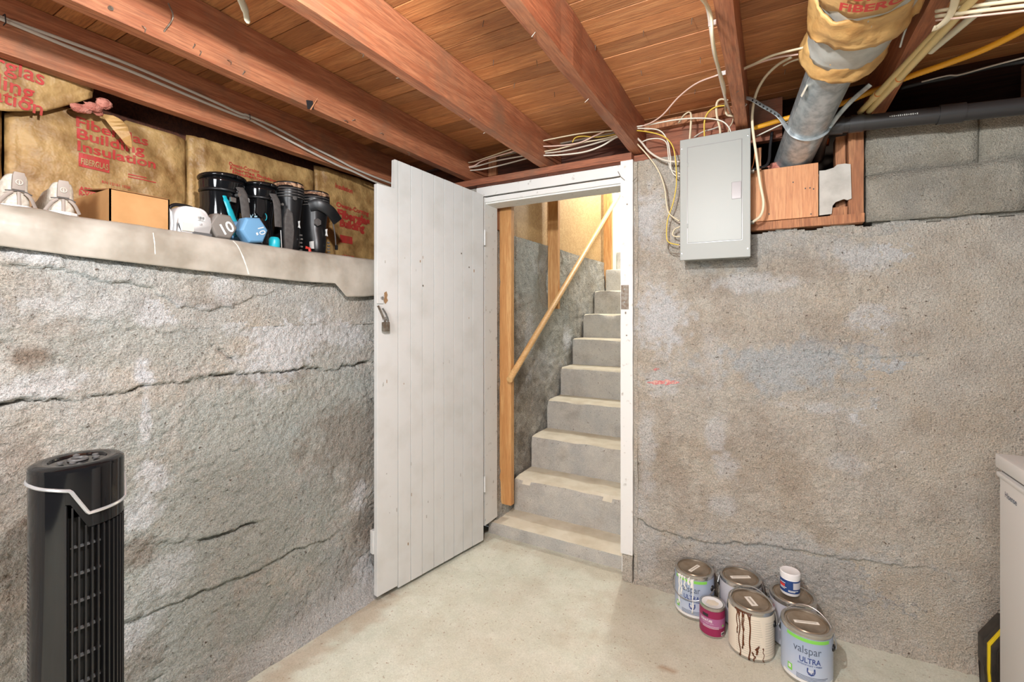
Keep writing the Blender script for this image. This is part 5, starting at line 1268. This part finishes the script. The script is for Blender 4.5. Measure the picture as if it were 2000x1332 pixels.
GC = 'gallon paint cans on the floor'
def drip(e, r, a0, z1, z0, w_, m, wob=.006, blob=True):
    n = 14; pts = [(( r+.0006)*math.cos(a0+wob/r*mnoise.noise(Vector((a0*9, k*.35, 0)))), (r+.0006)*math.sin(a0+wob/r*mnoise.noise(Vector((a0*9, k*.35, 0)))), z1+(z0-z1)*k/n) for k in range(n+1)]
    obj('paint_drip', tube(pts, [w_*1.9, w_*1.3]+[w_*(.75+.25*mnoise.noise(Vector((k*.7, a0, 3)))) for k in range(n-2)]+[w_*1.15, w_*.6], seg=8, flat=.35, up=(math.cos(a0+PI/2), math.sin(a0+PI/2), 0)), m, e, True, smooth='all')
e = can_root('paint_can', 1356, 1108, CH, 'blue paint can with white drips, at the left end of the group', 'paint can', GC)
gallon(e, m_bluelab, R(62), R(-118), stick=(R(150), .075, .016)); valspar(e, R(-14))
for a, z0, w_ in ((-48, .05, .006), (-40, .09, .005), (-4, .028, .0035), (-28, .125, .004), (-16, .15, .006), (-8, .14, .006)): drip(e, CR+.001, R(a), CH-.012, z0, w_, m_wdrip)
e = can_root('paint_can', 1446, 1125, CH, 'pale grey paint can against the wall, behind the cream drippy can', 'paint can', GC)
gallon(e, m_greylab, R(80), R(25), stick=(R(118), .085, .018))
e = can_root('paint_can', 1548, 1160, CH, 'grey paint can under the white plastic tub', 'paint can', GC); c4 = e.location.copy()
gallon(e, m_greylab, R(72), R(100), stick=None)
e = can_root('paint_can', 1467, 1172, CH, 'cream labelled paint can with brown paint drips', 'paint can', GC)
gallon(e, m_creamlab, R(75), R(12), stick=(R(28), .058, .026))
for k in range(17): obj('fine_print', band(CR+.0010, .022+k*.0085, .0235+k*.0085, R(-38), R(28-(k*37 % 9)), 18), m_creamln, e, True)
for k in range(14): obj('fine_print', band(CR+.0010, .024+k*.0095, .0255+k*.0095, R(36), R(70), 10), m_creamln, e, True)
for a, z0, w_ in ((-36, .085, .0028), (-29, .004, .003), (-21, .035, .003), (-18, .05, .0025), (-3, .002, .0036)): drip(e, CR+.001, R(a), CH-.014, z0, w_, m_drip)
drip(e, CR+.001, R(14), .058, .030, .005, m_drip, .012); drip(e, CR+.001, R(8), .034, .001, .0032, m_drip, .012); drip(e, CR+.001, R(30), .055, .002, .0018, m_drip)
obj('drip_ring', tube([((CR+.0022)*math.cos(a), (CR+.0022)*math.sin(a), CH-.010) for a in np.linspace(R(-42), R(2), 24)], .0026, seg=8), m_drip, e, True)
e = can_root('paint_can', 1575, 1213, CH, 'blue paint can in the front right, label facing the room', 'paint can', GC)
gallon(e, m_bluelab, R(78), R(20), stick=(R(112), .085, .014)); valspar(e, R(2))
# quart
e = can_root('quart_paint_can', 1391, 1176, .12, 'small magenta quart paint can between the drippy blue and cream cans', 'paint can')
r, h = .0495, .12
obj('can', lathe([(0, .002), (r-.003, .002), (r, 0), (r, h-.008), (r-.008, h-.006), (0, h-.006)], seg=44), m_rim, e, True, smooth=True)
obj('label', band(r+.0003, .006, h-.012, n=60), m_magenta, e, True, smooth=True)
obj('lilac_band', band(r+.0008, .040, .078, n=60), m_lilac, e, True, smooth=True)
obj('rim', lathe([(r-.008, h-.006), (r-.007, h), (r+.001, h), (r+.0015, h-.008)], seg=44, close=False), m_rim, e, True, smooth=True)
ld = obj('lid', lathe([(0, h-.003), (r-.016, h-.003), (r-.013, h-.001), (r-.008, h-.001)], seg=44, close=False), m_wplastic, e, True, smooth=True)
sm = lump((0, 0, 0), .02, 8, (1, 1.2, .03)); [setattr(v, 'co', v.co+Vector((0, 0, h-.003))) for v in sm.verts]; obj('paint_smear', sm, m_creamlab, ld, True)
can_text(e, 'SIGNATURE', r+.0014, R(-28), .062, .014, m_whiteprint, .0003, .05); can_text(e, 'interior paint + primer', r+.0014, R(-20), .055, .005, m_whiteprint)
lg = obj('dark_logo', band(r+.0009, .082, .094, R(-46), R(-18), 8), m_ink, e, True)
for k in range(3): obj('fine_print', band(r+.0010, .046-.004*k, .0468-.004*k, R(-45), R(30), 16), m_whiteprint, e, True)
obj('green_badge', band(r+.0009, .046, .054, R(48), R(58), 4), m_green, e, True)
bc = obj('barcode', band(r+.0007, .010, .024, R(42), R(64), 6), m_whiteprint, e, True)
for k in range(6): obj('bar', band(r+.0014, .012, .022, R(44+3*k), R(45.4+3*k), 1), m_ink, bc, True)
# tub on the can
tp = PZ(1543, 1156, CH+.004); e = empty('plastic_tub', (tp.x, tp.y, CH+.0035), 'white plastic tub with a blue label standing on a paint can', 'tub', rz=TOC(tp))
r, h = .036, .088
obj('jar', lathe([(0, 0), (r-.003, 0), (r-.001, .003), (r-.001, .066), (r-.004, .070), (0, .070)], seg=40), m_wplastic, e, True, smooth=True)
obj('lid', lathe([(0, .068), (r+.001, .068), (r+.0015, .072), (r+.001, .087), (r-.002, .090), (r-.006, .0885), (0, .0885)], seg=40), m_wplastic, e, True, smooth=True)
lb = obj('label', band(r-.0007, .012, .062, R(-110), R(100), 40), m_navylab, e, True, smooth=True)
obj('pale_panel', band(r+.0000, .030, .056, R(18), R(75), 14), m_greylab, lb, True); obj('pink_patch', band(r+.0000, .034, .044, R(-72), R(-30), 10), m_redpl, lb, True)
for z_, a0_, a1_ in ((.048, -66, -26), (.030, -66, -20), (.025, -66, -30), (.018, -10, 30), (.022, -10, 50)): obj('fine_print', band(r+.0002, z_, z_+.0022, R(a0_), R(a1_), 8), m_whiteprint, lb, True)

# ---- chest freezer
FB = 1.97
fz = PY(1950, 884, FB); fx, fzt = fz.x-.009, fz.z
fe = empty('chest_freezer', (fx+.28, 1.6, 0), 'white chest freezer at the right edge of the view', 'freezer')
obj('body', box((fx+.006, FB-.85, .02), (fx+.55, FB-.01, fzt-.052)), m_freezer, fe, bevel=.012, smooth=True)
obj('gasket', box((fx+.012, FB-.84, fzt-.056), (fx+.545, FB-.015, fzt-.040)), m_gasket, fe)
obj('lid', box((fx-.001, FB-.86, fzt-.044), (fx+.556, FB, fzt)), m_freezer, fe, bevel=.011, smooth=True)
obj('top_trim', box((fx+.001, FB-.855, fzt-.070), (fx+.552, FB-.005, fzt-.055)), m_freezer, fe, bevel=.006, smooth=True)
for yy in (FB-.78, FB-.08): obj('foot', lathe([(0, 0), (.02, 0), (.02, .02), (0, .02)], c=(fx+.06, yy, 0), seg=14), m_matblack, fe)
ht = PX(1963, 970, fx+.006); bm = text_bm('Hisense', .024, .0002, None)
printed('lettering', bm, lambda a, b_: (fx+.0052, ht.y-a, ht.z+b_), m_slate, fe)

# ---- tool case between the freezer and the wall
CY = 2.19
c0 = PY(1909, 1234, CY+.05); c1_ = PY(1946, 1196, CY+.05)
xl, zc = c0.x, c0.z; xr = xl+.26; ztp = c1_.z; xm = c1_.x
tc = empty('tool_case', ((xl+xr)/2, CY+.06, 0), 'black tool case with a yellow edge strip, half hidden behind the freezer', 'tool case')
pol = [(xl+.006, 0), (xr, 0), (xr, ztp-.02), (xr-.05, ztp+.012), (xm, ztp), (xl, zc), (xl, .12), (xl+.006, .11)]
ins = lambda k: [(xl+.006+k, 0.004), (xr-k, .004), (xr-k, ztp-.02-k*.6), (xr-.05, ztp+.012-k), (xm+k*.45, ztp-k*1.0), (xl+k, zc-k*.45), (xl+k, .11)]
obj('shell', prism(pol, lambda a, b_, t: (a, t, b_), CY, CY+.05), m_casebk, tc, bevel=.004, smooth=True)
obj('yellow_strip', prism(ins(.0095), lambda a, b_, t: (a, t, b_), CY-.010, CY-.0), m_yel, tc, bevel=.001)
obj('shell_lid', prism(ins(.0150), lambda a, b_, t: (a, t, b_), CY-.022, CY-.009), m_casebk, tc, bevel=.004, smooth=True)
obj('lid_panel', prism(ins(.026), lambda a, b_, t: (a, t, b_), CY-.028, CY-.021), m_casebk, tc, bevel=.003)
